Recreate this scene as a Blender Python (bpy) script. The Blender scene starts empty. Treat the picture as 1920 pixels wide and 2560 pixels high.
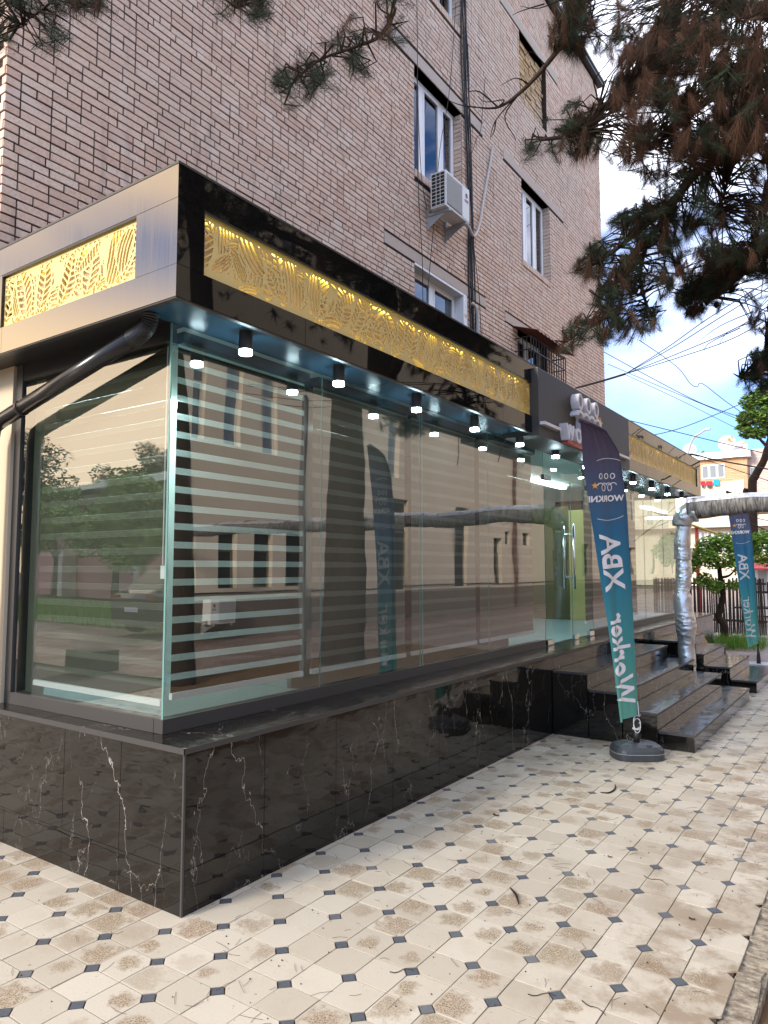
import bpy, math, random
import numpy as np
from mathutils import Matrix, Vector, noise as mnoise
random.seed(7); RNG = np.random.default_rng(7)
S = bpy.context.scene
COL = S.collection
R = math.radians

# ------------------------------------------------------------------ camera
CAMH, FPX, PW, PH = 1.6, 1799.0, 1920, 2560
YAW, PIT = R(34.86), math.atan(141/FPX)
cam = bpy.data.cameras.new('camera'); camo = bpy.data.objects.new('camera', cam); COL.objects.link(camo)
cam.sensor_fit = 'VERTICAL'; cam.sensor_height = 36.0; cam.lens = FPX/PH*36.0
cam.clip_start = 0.05; cam.clip_end = 3000
camo.location = (0, 0, CAMH); camo.rotation_euler = (R(90)+PIT, 0, YAW)
S.camera = camo

# ------------------------------------------------------------------ light
SUN_EL, SUN_AZ = R(26), math.atan2(-.30, -.91)       # sun direction (x,y) = (sin az, cos az)
w = bpy.data.worlds.new('World'); S.world = w; w.use_nodes = True
nt = w.node_tree; N = nt.nodes; L = nt.links
for n in list(N): N.remove(n)
sky = N.new('ShaderNodeTexSky'); sky.sky_type = 'NISHITA'; sky.sun_disc = False
sky.sun_elevation = SUN_EL; sky.sun_rotation = SUN_AZ
sky.air_density = .75; sky.dust_density = .2; sky.ozone_density = 2.5
tc = N.new('ShaderNodeTexCoord'); mp = N.new('ShaderNodeMapping'); mp.inputs['Scale'].default_value = (1.6, 1.6, 4.0)
cn = N.new('ShaderNodeTexNoise'); cn.inputs['Scale'].default_value = 1.3; cn.inputs['Detail'].default_value = 6; cn.inputs['Roughness'].default_value = .55
cr = N.new('ShaderNodeValToRGB'); cr.color_ramp.elements[0].position = .36; cr.color_ramp.elements[1].position = .64
cr.color_ramp.elements[1].color = (.80, .80, .80, 1)
mx = N.new('ShaderNodeMix'); mx.data_type = 'RGBA'
bg = N.new('ShaderNodeBackground'); bg.inputs['Strength'].default_value = 0.15
hs = N.new('ShaderNodeVectorMath'); hs.operation = 'SCALE'; hs.inputs['Scale'].default_value = 1.0
wo = N.new('ShaderNodeOutputWorld')
L.new(tc.outputs['Generated'], mp.inputs['Vector']); L.new(mp.outputs['Vector'], cn.inputs['Vector'])
L.new(cn.outputs['Fac'], cr.inputs['Fac']); pass
sm = N.new('ShaderNodeVectorMath'); sm.operation = 'MULTIPLY'; L.new(sky.outputs['Color'], sm.inputs[0]); sm.inputs[1].default_value = (.27, .40, .56)
L.new(sm.outputs[0], mx.inputs[6])
# cloud colour: lavender white, turning cream and peach toward the evening side mirrored in the side window
nd = N.new('ShaderNodeVectorMath'); nd.operation = 'NORMALIZE'; L.new(tc.outputs['Generated'], nd.inputs[0])
dt = N.new('ShaderNodeVectorMath'); dt.operation = 'DOT_PRODUCT'; L.new(nd.outputs[0], dt.inputs[0]); dt.inputs[1].default_value = (-.80, -.58, .14)
wr = N.new('ShaderNodeMapRange'); wr.interpolation_type = 'SMOOTHSTEP'; L.new(dt.outputs['Value'], wr.inputs['Value']); wr.inputs['From Min'].default_value = .35; wr.inputs['From Max'].default_value = .99
cm = N.new('ShaderNodeMix'); cm.data_type = 'RGBA'; L.new(wr.outputs[0], cm.inputs[0]); cm.inputs[6].default_value = (9.0, 9.1, 9.9, 1); cm.inputs[7].default_value = (7.6, 5.7, 3.3, 1)
L.new(cm.outputs[2], mx.inputs[7])
mm = N.new('ShaderNodeMath'); mm.operation = 'MAXIMUM'; w2 = N.new('ShaderNodeMath'); w2.operation = 'MULTIPLY'; L.new(wr.outputs[0], w2.inputs[0]); w2.inputs[1].default_value = .8
sz = N.new('ShaderNodeSeparateXYZ'); L.new(nd.outputs[0], sz.inputs[0])
el = N.new('ShaderNodeMapRange'); el.interpolation_type = 'SMOOTHSTEP'; L.new(sz.outputs[2], el.inputs['Value']); el.inputs['From Min'].default_value = .12; el.inputs['From Max'].default_value = .50; el.inputs['To Min'].default_value = .05; el.inputs['To Max'].default_value = 1.0
ce = N.new('ShaderNodeMath'); ce.operation = 'MULTIPLY'; L.new(cr.outputs['Color'], ce.inputs[0]); L.new(el.outputs[0], ce.inputs[1])
w3 = N.new('ShaderNodeMapRange'); w3.interpolation_type = 'SMOOTHSTEP'; L.new(sz.outputs[2], w3.inputs['Value']); w3.inputs['From Min'].default_value = .26; w3.inputs['From Max'].default_value = .42; w3.inputs['To Min'].default_value = 1.; w3.inputs['To Max'].default_value = .12
w4 = N.new('ShaderNodeMath'); w4.operation = 'MULTIPLY'; L.new(w2.outputs[0], w4.inputs[0]); L.new(w3.outputs[0], w4.inputs[1])
L.new(ce.outputs[0], mm.inputs[0]); L.new(w4.outputs[0], mm.inputs[1])
L.new(mm.outputs[0], mx.inputs[0]); L.new(mx.outputs[2], bg.inputs['Color']); L.new(bg.outputs['Background'], wo.inputs['Surface'])
sl = bpy.data.lights.new('sun', 'SUN'); so = bpy.data.objects.new('sun', sl); COL.objects.link(so)
sl.energy = 1.6; sl.angle = R(15); sl.color = (1.0, .90, .78)
sd = Vector((math.sin(SUN_AZ)*math.cos(SUN_EL), math.cos(SUN_AZ)*math.cos(SUN_EL), math.sin(SUN_EL)))
so.rotation_euler = sd.to_track_quat('Z', 'Y').to_euler()
so.location = (-20, -20, 20)
vs = S.view_settings; vs.view_transform = 'Standard'; vs.look = 'None'; vs.exposure = 1.72; vs.gamma = 1.0
vs.use_curve_mapping = False
cy = S.cycles
cy.max_bounces = 10; cy.diffuse_bounces = 3; cy.glossy_bounces = 5; cy.transmission_bounces = 6; cy.transparent_max_bounces = 16
cy.use_denoising = True; cy.caustics_reflective = False; cy.caustics_refractive = False
cy.sample_clamp_indirect = 6.0

# ------------------------------------------------------------------ pixel helpers (survey of the place)
_fw = np.array([-math.sin(YAW)*math.cos(PIT), math.cos(YAW)*math.cos(PIT), math.sin(PIT)])
_rt = np.array([math.cos(YAW), math.sin(YAW), 0.]); _up = np.cross(_rt, _fw); _C = np.array([0, 0, CAMH])
def proj(P):
    d = np.asarray(P, float)-_C; z = d@_fw
    z = np.where(np.abs(z) < 1e-6, 1e-6, z)
    return PW/2+FPX*(d@_rt)/z, PH/2-FPX*(d@_up)/z, z
def at(u, v, d):
    r = _fw*FPX+_rt*(u-PW/2)-_up*(v-PH/2); r = r/(r@_fw); return _C+r*d

# ------------------------------------------------------------------ materials
def mat(name, col=(.5, .5, .5), rough=.5, metal=0., spec=.5, ior=None, emit=None, estr=0., coat=0., coat_rough=.03):
    m = bpy.data.materials.new(name); m.use_nodes = True
    b = m.node_tree.nodes['Principled BSDF']
    b.inputs['Base Color'].default_value = (*col, 1); b.inputs['Roughness'].default_value = rough
    b.inputs['Metallic'].default_value = metal
    b.inputs['Specular IOR Level'].default_value = spec
    if ior: b.inputs['IOR'].default_value = ior
    if coat: b.inputs['Coat Weight'].default_value = coat; b.inputs['Coat Roughness'].default_value = coat_rough
    if emit: b.inputs['Emission Color'].default_value = (*emit, 1); b.inputs['Emission Strength'].default_value = estr
    return m
class G:
    """small node-graph helper on a material"""
    def __init__(s, m): s.m = m; s.t = m.node_tree; s.b = s.t.nodes['Principled BSDF']
    def n(s, typ, ins=None, **kw):
        x = s.t.nodes.new(typ)
        for k, v in kw.items(): setattr(x, k, v)
        for k, v in (ins or {}).items(): s.put(x.inputs[k], v)
        return x
    def put(s, sock, v):
        if isinstance(v, bpy.types.NodeSocket): s.t.links.new(v, sock)
        elif isinstance(v, (tuple, list)) and len(v) == 3 and sock.type == 'RGBA': sock.default_value = (*v, 1)
        else: sock.default_value = v
    def pos(s): return s.n('ShaderNodeNewGeometry').outputs['Position']
    def island(s): return s.n('ShaderNodeNewGeometry').outputs['Random Per Island']
    def orand(s): return s.n('ShaderNodeObjectInfo').outputs['Random']
    def map(s, vec, scale): return s.n('ShaderNodeMapping', {'Vector': vec, 'Scale': scale}).outputs[0]
    def noise(s, vec, scale, detail=3., rough=.5, dist=0.):
        return s.n('ShaderNodeTexNoise', {'Vector': vec, 'Scale': scale, 'Detail': detail, 'Roughness': rough, 'Distortion': dist}).outputs['Fac']
    def ramp(s, fac, a, b, va=0., vb=1.):
        return s.n('ShaderNodeMapRange', {'Value': fac, 'From Min': a, 'From Max': b, 'To Min': va, 'To Max': vb}, interpolation_type='SMOOTHSTEP').outputs[0]
    def math(s, op, a, b=0., c=0.):
        x = s.n('ShaderNodeMath', operation=op); s.put(x.inputs[0], a); s.put(x.inputs[1], b); s.put(x.inputs[2], c); return x.outputs[0]
    def mix(s, f, a, b, blend='MIX'):
        x = s.n('ShaderNodeMix', data_type='RGBA', blend_type=blend); s.put(x.inputs[0], f); s.put(x.inputs[6], a); s.put(x.inputs[7], b); return x.outputs[2]
    def col(s, v): s.put(s.b.inputs['Base Color'], v)
    def rough(s, v): s.put(s.b.inputs['Roughness'], v)
    def bump(s, h, strength=.3, dist=.01):
        s.put(s.b.inputs['Normal'], s.n('ShaderNodeBump', {'Height': h, 'Strength': strength, 'Distance': dist}).outputs[0])

def brick_mat(name, island, c1=(.71, .505, .39), c2=(.77, .60, .485), c3=(.59, .40, .31)):
    m = mat(name, c1, .9, spec=.2); g = G(m); p = g.pos()
    r = g.island() if island else g.orand()
    c = g.mix(g.ramp(r, .15, .95), c1, c2); c = g.mix(g.ramp(g.math('FRACT', g.math('MULTIPLY', r, 7.31)), .72, .95, 0, .8), c, c3)
    big = g.noise(p, .45, 4); c = g.mix(g.ramp(big, .35, .7, 0, .5), c, (.60, .49, .41))
    fine = g.noise(p, 40, 5, .7); c = g.mix(g.ramp(fine, .3, .62, .38, 0), c, (.27, .20, .16))
    sp = g.noise(p, 120, 2); c = g.mix(g.ramp(sp, .62, .75, 0, .45), c, (.16, .11, .09))
    st = g.noise(g.map(p, (1, 5, .7)), 1.6, 4); c = g.mix(g.ramp(st, .54, .74, 0, .42), c, (.30, .23, .19)); pale = g.noise(p, 3.3, 4); c = g.mix(g.ramp(pale, .55, .72, 0, .4), c, (.72, .64, .57))
    g.col(c); g.bump(fine, .35, .006); return m
M = {}
M['brick'] = brick_mat('brick', False); M['bricks'] = brick_mat('brick_field', True)
M['infill'] = brick_mat('infill_brick', True, (.50, .33, .16), (.60, .42, .22), (.36, .23, .12))
m = mat('mortar', (.040, .030, .026), .95, spec=.1); g = G(m); g.col(g.mix(g.noise(g.pos(), 9, 4), (.026, .018, .015), (.065, .048, .042))); M['mortar'] = m
m = mat('concrete', (.40, .36, .32), .9, spec=.2); g = G(m); n_ = g.noise(g.pos(), 14, 6, .7); g.col(g.mix(n_, (.40, .335, .285), (.56, .475, .41))); g.bump(n_, .3, .01); M['concrete'] = m
m = mat('rust_band', (.3, .2, .1), .9, spec=.2); g = G(m); n_ = g.noise(g.pos(), 7, 6, .7)
g.col(g.mix(g.ramp(n_, .4, .62), (.12, .05, .025), (.46, .33, .17))); M['rust'] = m
m = mat('black_gloss', (.006, .006, .006), .02, spec=.5, ior=1.45); g = G(m)
g.bump(g.noise(g.pos(), 1.7, 2), .04, .05); M['gloss'] = m
m = mat('steel_gold', (.30, .275, .24), .10, metal=1.0); g = G(m)
g.rough(g.ramp(g.noise(g.map(g.pos(), (60, 60, 1)), 2, 2), .3, .7, .07, .14)); M['steel'] = m
M['dark_frame'] = mat('dark_frame', (.045, .043, .042), .42, spec=.4)
M['blackplastic'] = mat('black_plastic', (.02, .02, .021), .45)
M['black'] = mat('black_paint', (.012, .012, .012), .35)
M['soffit'] = mat('soffit_panel', (.032, .10, .17), .25, spec=.5)  # dark blue panel; the downlights' blue glow is put into its colour
M['white'] = mat('white_pvc', (.78, .78, .78), .35)
M['chrome'] = mat('chrome', (.75, .76, .77), .12, metal=1.)
m = mat('sign_grey', (.055, .052, .050), .55, spec=.35); M['signgrey'] = m
M['letter'] = mat('letter_white', (.72, .71, .76), .4); M['orange'] = mat('orange', (.75, .36, .05), .4); M['red'] = mat('red', (.55, .05, .03), .45)

def marble_mat(name, wet):
    m = mat(name, (.012, .011, .011), .06, spec=.5, ior=1.48); g = G(m); p = g.pos()
    def veins(sc, seed, width, gate, zs):
        v = g.n('ShaderNodeMapping', {'Vector': p, 'Location': (seed, seed*1.7, -seed), 'Rotation': (.5, .45, .2), 'Scale': (1, 1, zs)}).outputs[0]
        nz = g.n('ShaderNodeTexNoise', {'Vector': v, 'Scale': sc*1.7, 'Detail': 5., 'Roughness': .62}).outputs['Color']
        v2 = g.n('ShaderNodeVectorMath', {0: v, 1: g.n('ShaderNodeVectorMath', {0: nz, 'Scale': .85/sc}, operation='SCALE').outputs[0]}, operation='ADD').outputs[0]
        d = g.n('ShaderNodeTexVoronoi', {'Vector': v2, 'Scale': sc}, feature='DISTANCE_TO_EDGE').outputs['Distance']
        wn = g.math('MULTIPLY', g.noise(v, sc*2.5, 3), 2*width)
        line = g.math('SUBTRACT', 1., g.math('MINIMUM', 1., g.math('DIVIDE', d, wn)))
        line = g.math('POWER', line, .6)
        return g.math('MULTIPLY', line, g.ramp(g.noise(v, sc*.75, 3), gate, gate+.07))
    f = g.math('MAXIMUM', veins(2.1, 3.1, .0040, .49, .5), g.math('MULTIPLY', veins(4.2, 9.4, .0046, .51, .42), .75))
    f = g.math('MAXIMUM', f, g.math('MULTIPLY', veins(9.5, 17.2, .009, .57, .45), .35))
    base = g.mix(g.noise(p, 5, 4), (.004, .0038, .0036), (.012, .0105, .009))
    g.col(g.mix(f, base, (.31, .28, .255)))
    if wet:
        wet_ = g.noise(p, 9, 5, .6); drops = g.noise(p, 70, 2, .5)
        g.rough(g.ramp(wet_, .38, .62, .05, .24)); g.bump(g.math('ADD', wet_, g.math('MULTIPLY', g.ramp(drops, .52, .62), .6)), .22, .004)
    else:
        g.rough(g.ramp(g.noise(p, 3, 4), .35, .7, .02, .07)); g.bump(g.noise(g.map(p, (1, 1, 2.4)), 3.2, 2), .05, .05)
    return m
M['marble'] = marble_mat('black_marble', False); M['marble_wet'] = marble_mat('wet_black_marble', True)

def glass_mat(name, tint, ior, rough=.0, wave=0.):
    m = bpy.data.materials.new(name); m.use_nodes = True; t = m.node_tree
    for n in list(t.nodes): t.nodes.remove(n)
    o = t.nodes.new('ShaderNodeOutputMaterial'); mix = t.nodes.new('ShaderNodeMixShader'); fr = t.nodes.new('ShaderNodeFresnel')
    tr = t.nodes.new('ShaderNodeBsdfTransparent'); gl = t.nodes.new('ShaderNodeBsdfGlossy')
    fr.inputs['IOR'].default_value = ior; tr.inputs['Color'].default_value = (*tint, 1); gl.inputs['Roughness'].default_value = rough
    ge = t.nodes.new('ShaderNodeNewGeometry'); mu = t.nodes.new('ShaderNodeMath'); mu.operation = 'MULTIPLY'; iv = t.nodes.new('ShaderNodeMath'); iv.operation = 'SUBTRACT'; iv.inputs[0].default_value = 1.
    if wave:
        nz = t.nodes.new('ShaderNodeTexNoise'); nz.inputs['Scale'].default_value = 1.1; nz.inputs['Detail'].default_value = 1.; bu = t.nodes.new('ShaderNodeBump'); bu.inputs['Strength'].default_value = wave; bu.inputs['Distance'].default_value = .08
        t.links.new(ge.outputs['Position'], nz.inputs['Vector']); t.links.new(nz.outputs['Fac'], bu.inputs['Height']); t.links.new(bu.outputs[0], gl.inputs['Normal'])
        ds = t.nodes.new('ShaderNodeTexNoise'); ds.inputs['Scale'].default_value = 3.; ds.inputs['Detail'].default_value = 6.; t.links.new(ge.outputs['Position'], ds.inputs['Vector']); mr_ = t.nodes.new('ShaderNodeMapRange'); mr_.inputs['From Min'].default_value = .45; mr_.inputs['From Max'].default_value = .75; mr_.inputs['To Max'].default_value = .06
        t.links.new(ds.outputs['Fac'], mr_.inputs['Value']); t.links.new(mr_.outputs[0], gl.inputs['Roughness'])
    t.links.new(ge.outputs['Backfacing'], iv.inputs[1]); t.links.new(fr.outputs[0], mu.inputs[0]); t.links.new(iv.outputs[0], mu.inputs[1]); t.links.new(mu.outputs[0], mix.inputs[0]); t.links.new(tr.outputs[0], mix.inputs[1]); t.links.new(gl.outputs[0], mix.inputs[2]); t.links.new(mix.outputs[0], o.inputs['Surface'])
    return m
M['glass'] = glass_mat('coated_glass', (.86, .905, .89), 3.3, wave=.035)
M['doorglass'] = glass_mat('clear_glass', (.92, .97, .95), 1.25)
M['winglass'] = glass_mat('window_glass', (.35, .38, .39), 3.0)
M['edge'] = mat('glass_edge', (.13, .26, .235), .2)
M['dark'] = mat('dark_room', (.02, .022, .025), .9)

def tile_mat(name, island):
    m = mat(name, (.5, .44, .35), .7, spec=.35); g = G(m); p = g.pos()
    r = g.island() if island else g.orand()
    at_ = g.n('ShaderNodeAttribute', attribute_name='cell').outputs['Vector']
    sx = g.n('ShaderNodeSeparateXYZ', {0: at_})
    ox = g.math('MULTIPLY', g.math('SUBTRACT', g.math('FRACT', g.math('MULTIPLY', r, 17.3)), .5), 1.1); oy = g.math('MULTIPLY', g.math('SUBTRACT', g.math('FRACT', g.math('MULTIPLY', r, 29.9)), .5), 1.1)
    rr = g.math('SQRT', g.math('ADD', g.math('POWER', g.math('SUBTRACT', sx.outputs[0], ox), 2.), g.math('POWER', g.math('SUBTRACT', sx.outputs[1], oy), 2.)))
    rr = g.math('DIVIDE', rr, g.math('ADD', .65, g.math('FRACT', g.math('MULTIPLY', r, 41.7))))
    edge_ = g.ramp(g.math('MAXIMUM', g.math('ABSOLUTE', sx.outputs[0]), g.math('ABSOLUTE', sx.outputs[1])), .98, .80)
    c = g.mix(r, (.378, .338, .268), (.478, .440, .362))
    wob = g.noise(p, 22, 4, .65)
    area = g.noise(p, .8, 2)
    k = g.math('ADD', g.math('FRACT', g.math('MULTIPLY', r, 13.7)), g.math('MULTIPLY', g.math('SUBTRACT', area, .5), 1.6))
    lvl = g.ramp(k, .34, .85, 0., 1.)
    shape = g.ramp(g.math('ADD', rr, g.math('MULTIPLY', g.math('SUBTRACT', wob, .5), 2.2)), .95, .35, 0., 1.)
    stain = g.math('MULTIPLY', g.math('MULTIPLY', shape, lvl), edge_)
    vo = g.n('ShaderNodeTexVoronoi', {'Vector': p, 'Scale': 95.}, feature='DISTANCE_TO_EDGE').outputs['Distance']
    crack = g.ramp(vo, .02, .16, 1., 0.)
    scol = g.mix(g.math('FRACT', g.math('MULTIPLY', r, 5.13)), (.125, .078, .038), (.14, .112, .058))
    c = g.mix(g.math('MULTIPLY', stain, .86), c, scol)
    c = g.mix(g.math('MULTIPLY', g.math('MULTIPLY', crack, stain), .55), c, (.60, .50, .38))
    fine = g.noise(p, 160, 3, .7); c = g.mix(g.ramp(fine, .35, .6, .22, 0), c, (.34, .27, .20))
    sp = g.noise(p, 55, 2, .6); c = g.mix(g.ramp(sp, .68, .76, 0, .75), c, (.10, .07, .05))
    dirt = g.noise(p, 2.2, 5, .65); c = g.mix(g.ramp(dirt, .5, .75, 0, .42), c, (.28, .22, .15))
    sxy = g.n('ShaderNodeSeparateXYZ', {0: p}); kd = g.math('MULTIPLY', g.ramp(sxy.outputs[0], -1.5, -.65), g.ramp(g.noise(p, 3.1, 5, .7), .44, .60)); c = g.mix(g.math('MULTIPLY', kd, .7), c, (.20, .14, .085))
    g.col(c)
    wet = g.noise(p, 1.1, 3); sxy = g.n('ShaderNodeSeparateXYZ', {0: p})
    far = g.math('MULTIPLY', g.ramp(sxy.outputs[1], 3.2, 6.5), g.ramp(wet, .42, .62))
    g.rough(g.math('SUBTRACT', .72, g.math('MULTIPLY', g.math('MULTIPLY', far, g.ramp(rr, 1.2, .3)), .50)))
    g.bump(g.math('ADD', g.math('MULTIPLY', fine, .5), g.math('MULTIPLY', crack, -.25)), .25, .004)
    return m
M['tile'] = tile_mat('paver', False); M['tiles'] = tile_mat('paver_field', True)
def cab_mat(name, island):
    m = mat(name, (.05, .055, .065), .6); g = G(m); n_ = g.noise(g.pos(), 60, 4, .7); r = g.island() if island else g.orand()
    c = g.mix(n_, (.035, .04, .05), (.10, .11, .125)); g.col(g.mix(g.ramp(r, .7, 1.0, 0, .6), c, (.17, .17, .165))); return m
M['cab'] = cab_mat('cabochon', False); M['cabs'] = cab_mat('cabochon_field', True)
m = mat('grout', (.13, .10, .075), .95, spec=.1); g = G(m); g.col(g.mix(g.noise(g.pos(), 25, 4), (.030, .022, .015), (.11, .08, .055))); M['grout'] = m
m = mat('soil', (.16, .10, .06), .95, spec=.1); g = G(m); n_ = g.noise(g.pos(), 18, 8, .75); g.col(g.mix(n_, (.07, .042, .026), (.30, .19, .11))); g.bump(n_, .9, .04); M['soil'] = m
m = mat('asphalt', (.09, .085, .08), .9, spec=.2); g = G(m); n_ = g.noise(g.pos(), 8, 6, .7); g.col(g.mix(n_, (.06, .055, .05), (.13, .12, .11))); M['asphalt'] = m
m = mat('block_paving', (.2, .14, .12), .6, spec=.35); g = G(m)
bt = g.n('ShaderNodeTexBrick', {'Vector': g.pos(), 'Color1': (.20, .135, .115), 'Color2': (.27, .19, .165), 'Mortar': (.10, .075, .06), 'Scale': 1.0, 'Mortar Size': .012, 'Brick Width': .2, 'Row Height': .1})
n_ = g.noise(g.pos(), 1.3, 5, .6); g.col(g.mix(g.ramp(n_, .4, .75, 0, .6), bt.outputs['Color'], (.34, .28, .25))); g.rough(g.ramp(n_, .4, .7, .30, .7)); M['road'] = m
m = mat('kerb_stone', (.3, .26, .2), .9, spec=.2); g = G(m); n_ = g.noise(g.map(g.pos(), (1, 1.6, 1)), 16, 6, .75); g.col(g.mix(g.ramp(n_, .35, .7), (.15, .125, .095), (.46, .40, .31))); g.bump(n_, .7, .02); M['kerb'] = m
m = mat('foil', (.68, .69, .71), .34, metal=.75); g = G(m); p_ = g.pos()
nz_ = g.n('ShaderNodeTexNoise', {'Vector': p_, 'Scale': 9., 'Detail': 3.}).outputs['Color']; pv = g.n('ShaderNodeVectorMath', {0: g.map(p_, (1, 1, 1.5)), 1: g.n('ShaderNodeVectorMath', {0: nz_, 'Scale': .10}, operation='SCALE').outputs[0]}, operation='ADD').outputs[0]
vo_ = g.n('ShaderNodeTexVoronoi', {'Vector': pv, 'Scale': 13.}, feature='F1').outputs['Distance']; amp = g.ramp(g.noise(p_, 2.2, 2), .38, .62, .25, 1.)
g.bump(g.math('MULTIPLY', vo_, amp), .6, .028); st = g.noise(p_, 4, 5, .7); g.col(g.mix(g.ramp(st, .56, .78, 0, .45), (.72, .73, .76), (.34, .325, .31))); g.rough(g.ramp(st, .3, .7, .24, .42)); M['foil'] = m
m = mat('grime_wrap', (.30, .29, .28), .7, metal=.2); g = G(m); p_ = g.pos(); n_ = g.noise(g.map(p_, (9, 1, 1)), 5, 5, .7); g.col(g.mix(g.ramp(n_, .35, .68), (.07, .065, .06), (.36, .35, .34))); g.bump(n_, .6, .03); M['grime'] = m
m = mat('gold_sheet', (.62, .475, .19), .45, metal=.10, spec=.5); M['gold'] = m
m = mat('gold_backing', (.88, .67, .47), .8); M['goldback'] = m
M['led'] = mat('led_strip', (1, .8, .2), .5, emit=(1.0, .84, .14), estr=1.7)
M['lamp'] = mat('lamp_disc', (1, 1, 1), .5, emit=(.66, .93, 1.0), estr=34.)
M['roomlamp'] = mat('room_lamp', (1, 1, 1), .5, emit=(.80, .97, 1.0), estr=6.0)
M['roomlamp2'] = mat('room_lamp_dim', (1, 1, 1), .5, emit=(.85, .97, 1.0), estr=2.5)
M['bandfab'] = mat('blind_fabric_dark', (.042, .037, .031), .9, spec=.15)
M['bandfab2'] = mat('blind_fabric_taupe', (.16, .14, .122), .9, spec=.15)
M['bandfab3'] = mat('blind_fabric_olive', (.09, .085, .065), .9, spec=.15)
def sheer_mat(name, col, alpha):
    m = mat(name, col, .9, spec=.1); g = G(m); z = g.n('ShaderNodeSeparateXYZ', {0: g.pos()}).outputs[2]
    s = g.math('SINE', g.math('MULTIPLY', z, 2*math.pi/.0052)); f = g.ramp(s, -.4, .6, alpha*.6, min(1, alpha*1.45))
    g.put(g.b.inputs['Alpha'], f); return m
M['sheer'] = sheer_mat('blind_sheer', (.62, .72, .68), .62); M['sheer2'] = mat('blind_sheer_taupe', (.27, .25, .222), .9, spec=.1)
M['sheer3'] = mat('blind_sheer_olive', (.145, .14, .112), .9, spec=.1)
M['roomwall'] = mat('room_wall', (.66, .76, .74), .8); M['roomfloor'] = mat('room_floor', (.30, .40, .42), .35)
m = mat('ribbed_wood', (.12, .115, .035), .5); g = G(m); n_ = g.noise(g.map(g.pos(), (90, 90, 1)), 1, 3); g.col(g.mix(n_, (.055, .053, .015), (.12, .112, .032))); M['rib'] = m
m = mat('ribbed_wood_lit', (.45, .42, .12), .5); g = G(m); n_ = g.noise(g.map(g.pos(), (90, 90, 1)), 1, 3); g.col(g.mix(n_, (.34, .32, .085), (.52, .48, .17))); M['rib_lit'] = m  # brighter copy of the ribbed wood; its lit look is put into the colour
M['beige'] = mat('beige_render', (.56, .47, .34), .9, spec=.2)
m = mat('cream_render', (.58, .49, .37), .9, spec=.2); g = G(m); g.col(g.mix(g.noise(g.pos(), .8, 6, .6), (.62, .53, .41), (.76, .67, .53))); M['cream'] = m
M['beigedark'] = mat('plinth_render', (.20, .165, .135), .9, spec=.2)
m = mat('far_brick', (.5, .33, .2), .9, spec=.1); g = G(m)
xz = g.n('ShaderNodeSeparateXYZ', {0: g.pos()}); cv = g.n('ShaderNodeCombineXYZ', {0: xz.outputs[0], 1: xz.outputs[2]}).outputs[0]
bt = g.n('ShaderNodeTexBrick', {'Vector': cv, 'Color1': (.52, .31, .17), 'Color2': (.64, .42, .26), 'Mortar': (.33, .22, .15), 'Scale': 1., 'Mortar Size': .012, 'Brick Width': .5, 'Row Height': .16}); g.col(bt.outputs['Color']); M['farbrick'] = m
m = mat('far_brick_pale', (.5, .4, .36), .9, spec=.1); g = G(m)
xz = g.n('ShaderNodeSeparateXYZ', {0: g.pos()}); cv = g.n('ShaderNodeCombineXYZ', {0: xz.outputs[0], 1: xz.outputs[2]}).outputs[0]
bt = g.n('ShaderNodeTexBrick', {'Vector': cv, 'Color1': (.55, .43, .38), 'Color2': (.64, .52, .46), 'Mortar': (.36, .27, .24), 'Scale': 1., 'Mortar Size': .012, 'Brick Width': .5, 'Row Height': .16}); g.col(bt.outputs['Color']); M['farpale'] = m
M['tin'] = mat('white_roofing', (.75, .75, .77), .45)
m = mat('bark', (.05, .035, .025), .95, spec=.1); g = G(m); n_ = g.noise(g.map(g.pos(), (1, 1, .35)), 22, 6, .7); g.col(g.mix(n_, (.018, .012, .009), (.085, .06, .045))); g.bump(n_, 1., .03); M['bark'] = m
M['twig'] = mat('twig', (.025, .018, .014), .9, spec=.1)
def leafm(name, c1, c2, rough=.7):
    m = mat(name, c1, rough, spec=.25); g = G(m); g.col(g.mix(g.island(), c1, c2)); return m
M['needle'] = leafm('pine_needle', (.008, .017, .009), (.030, .046, .024)); M['dead'] = leafm('dead_needle', (.028, .013, .007), (.095, .045, .024))
M['leaf'] = leafm('leaf_bright', (.11, .24, .03), (.30, .48, .08)); M['leaf2'] = leafm('leaf_mid', (.09, .19, .03), (.24, .38, .08)); M['leafd'] = leafm('leaf_dark', (.02, .045, .015), (.06, .09, .03))
M['grass'] = leafm('grass', (.08, .20, .02), (.24, .42, .07))
M['wire'] = mat('wire', (.015, .015, .016), .6)

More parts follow.
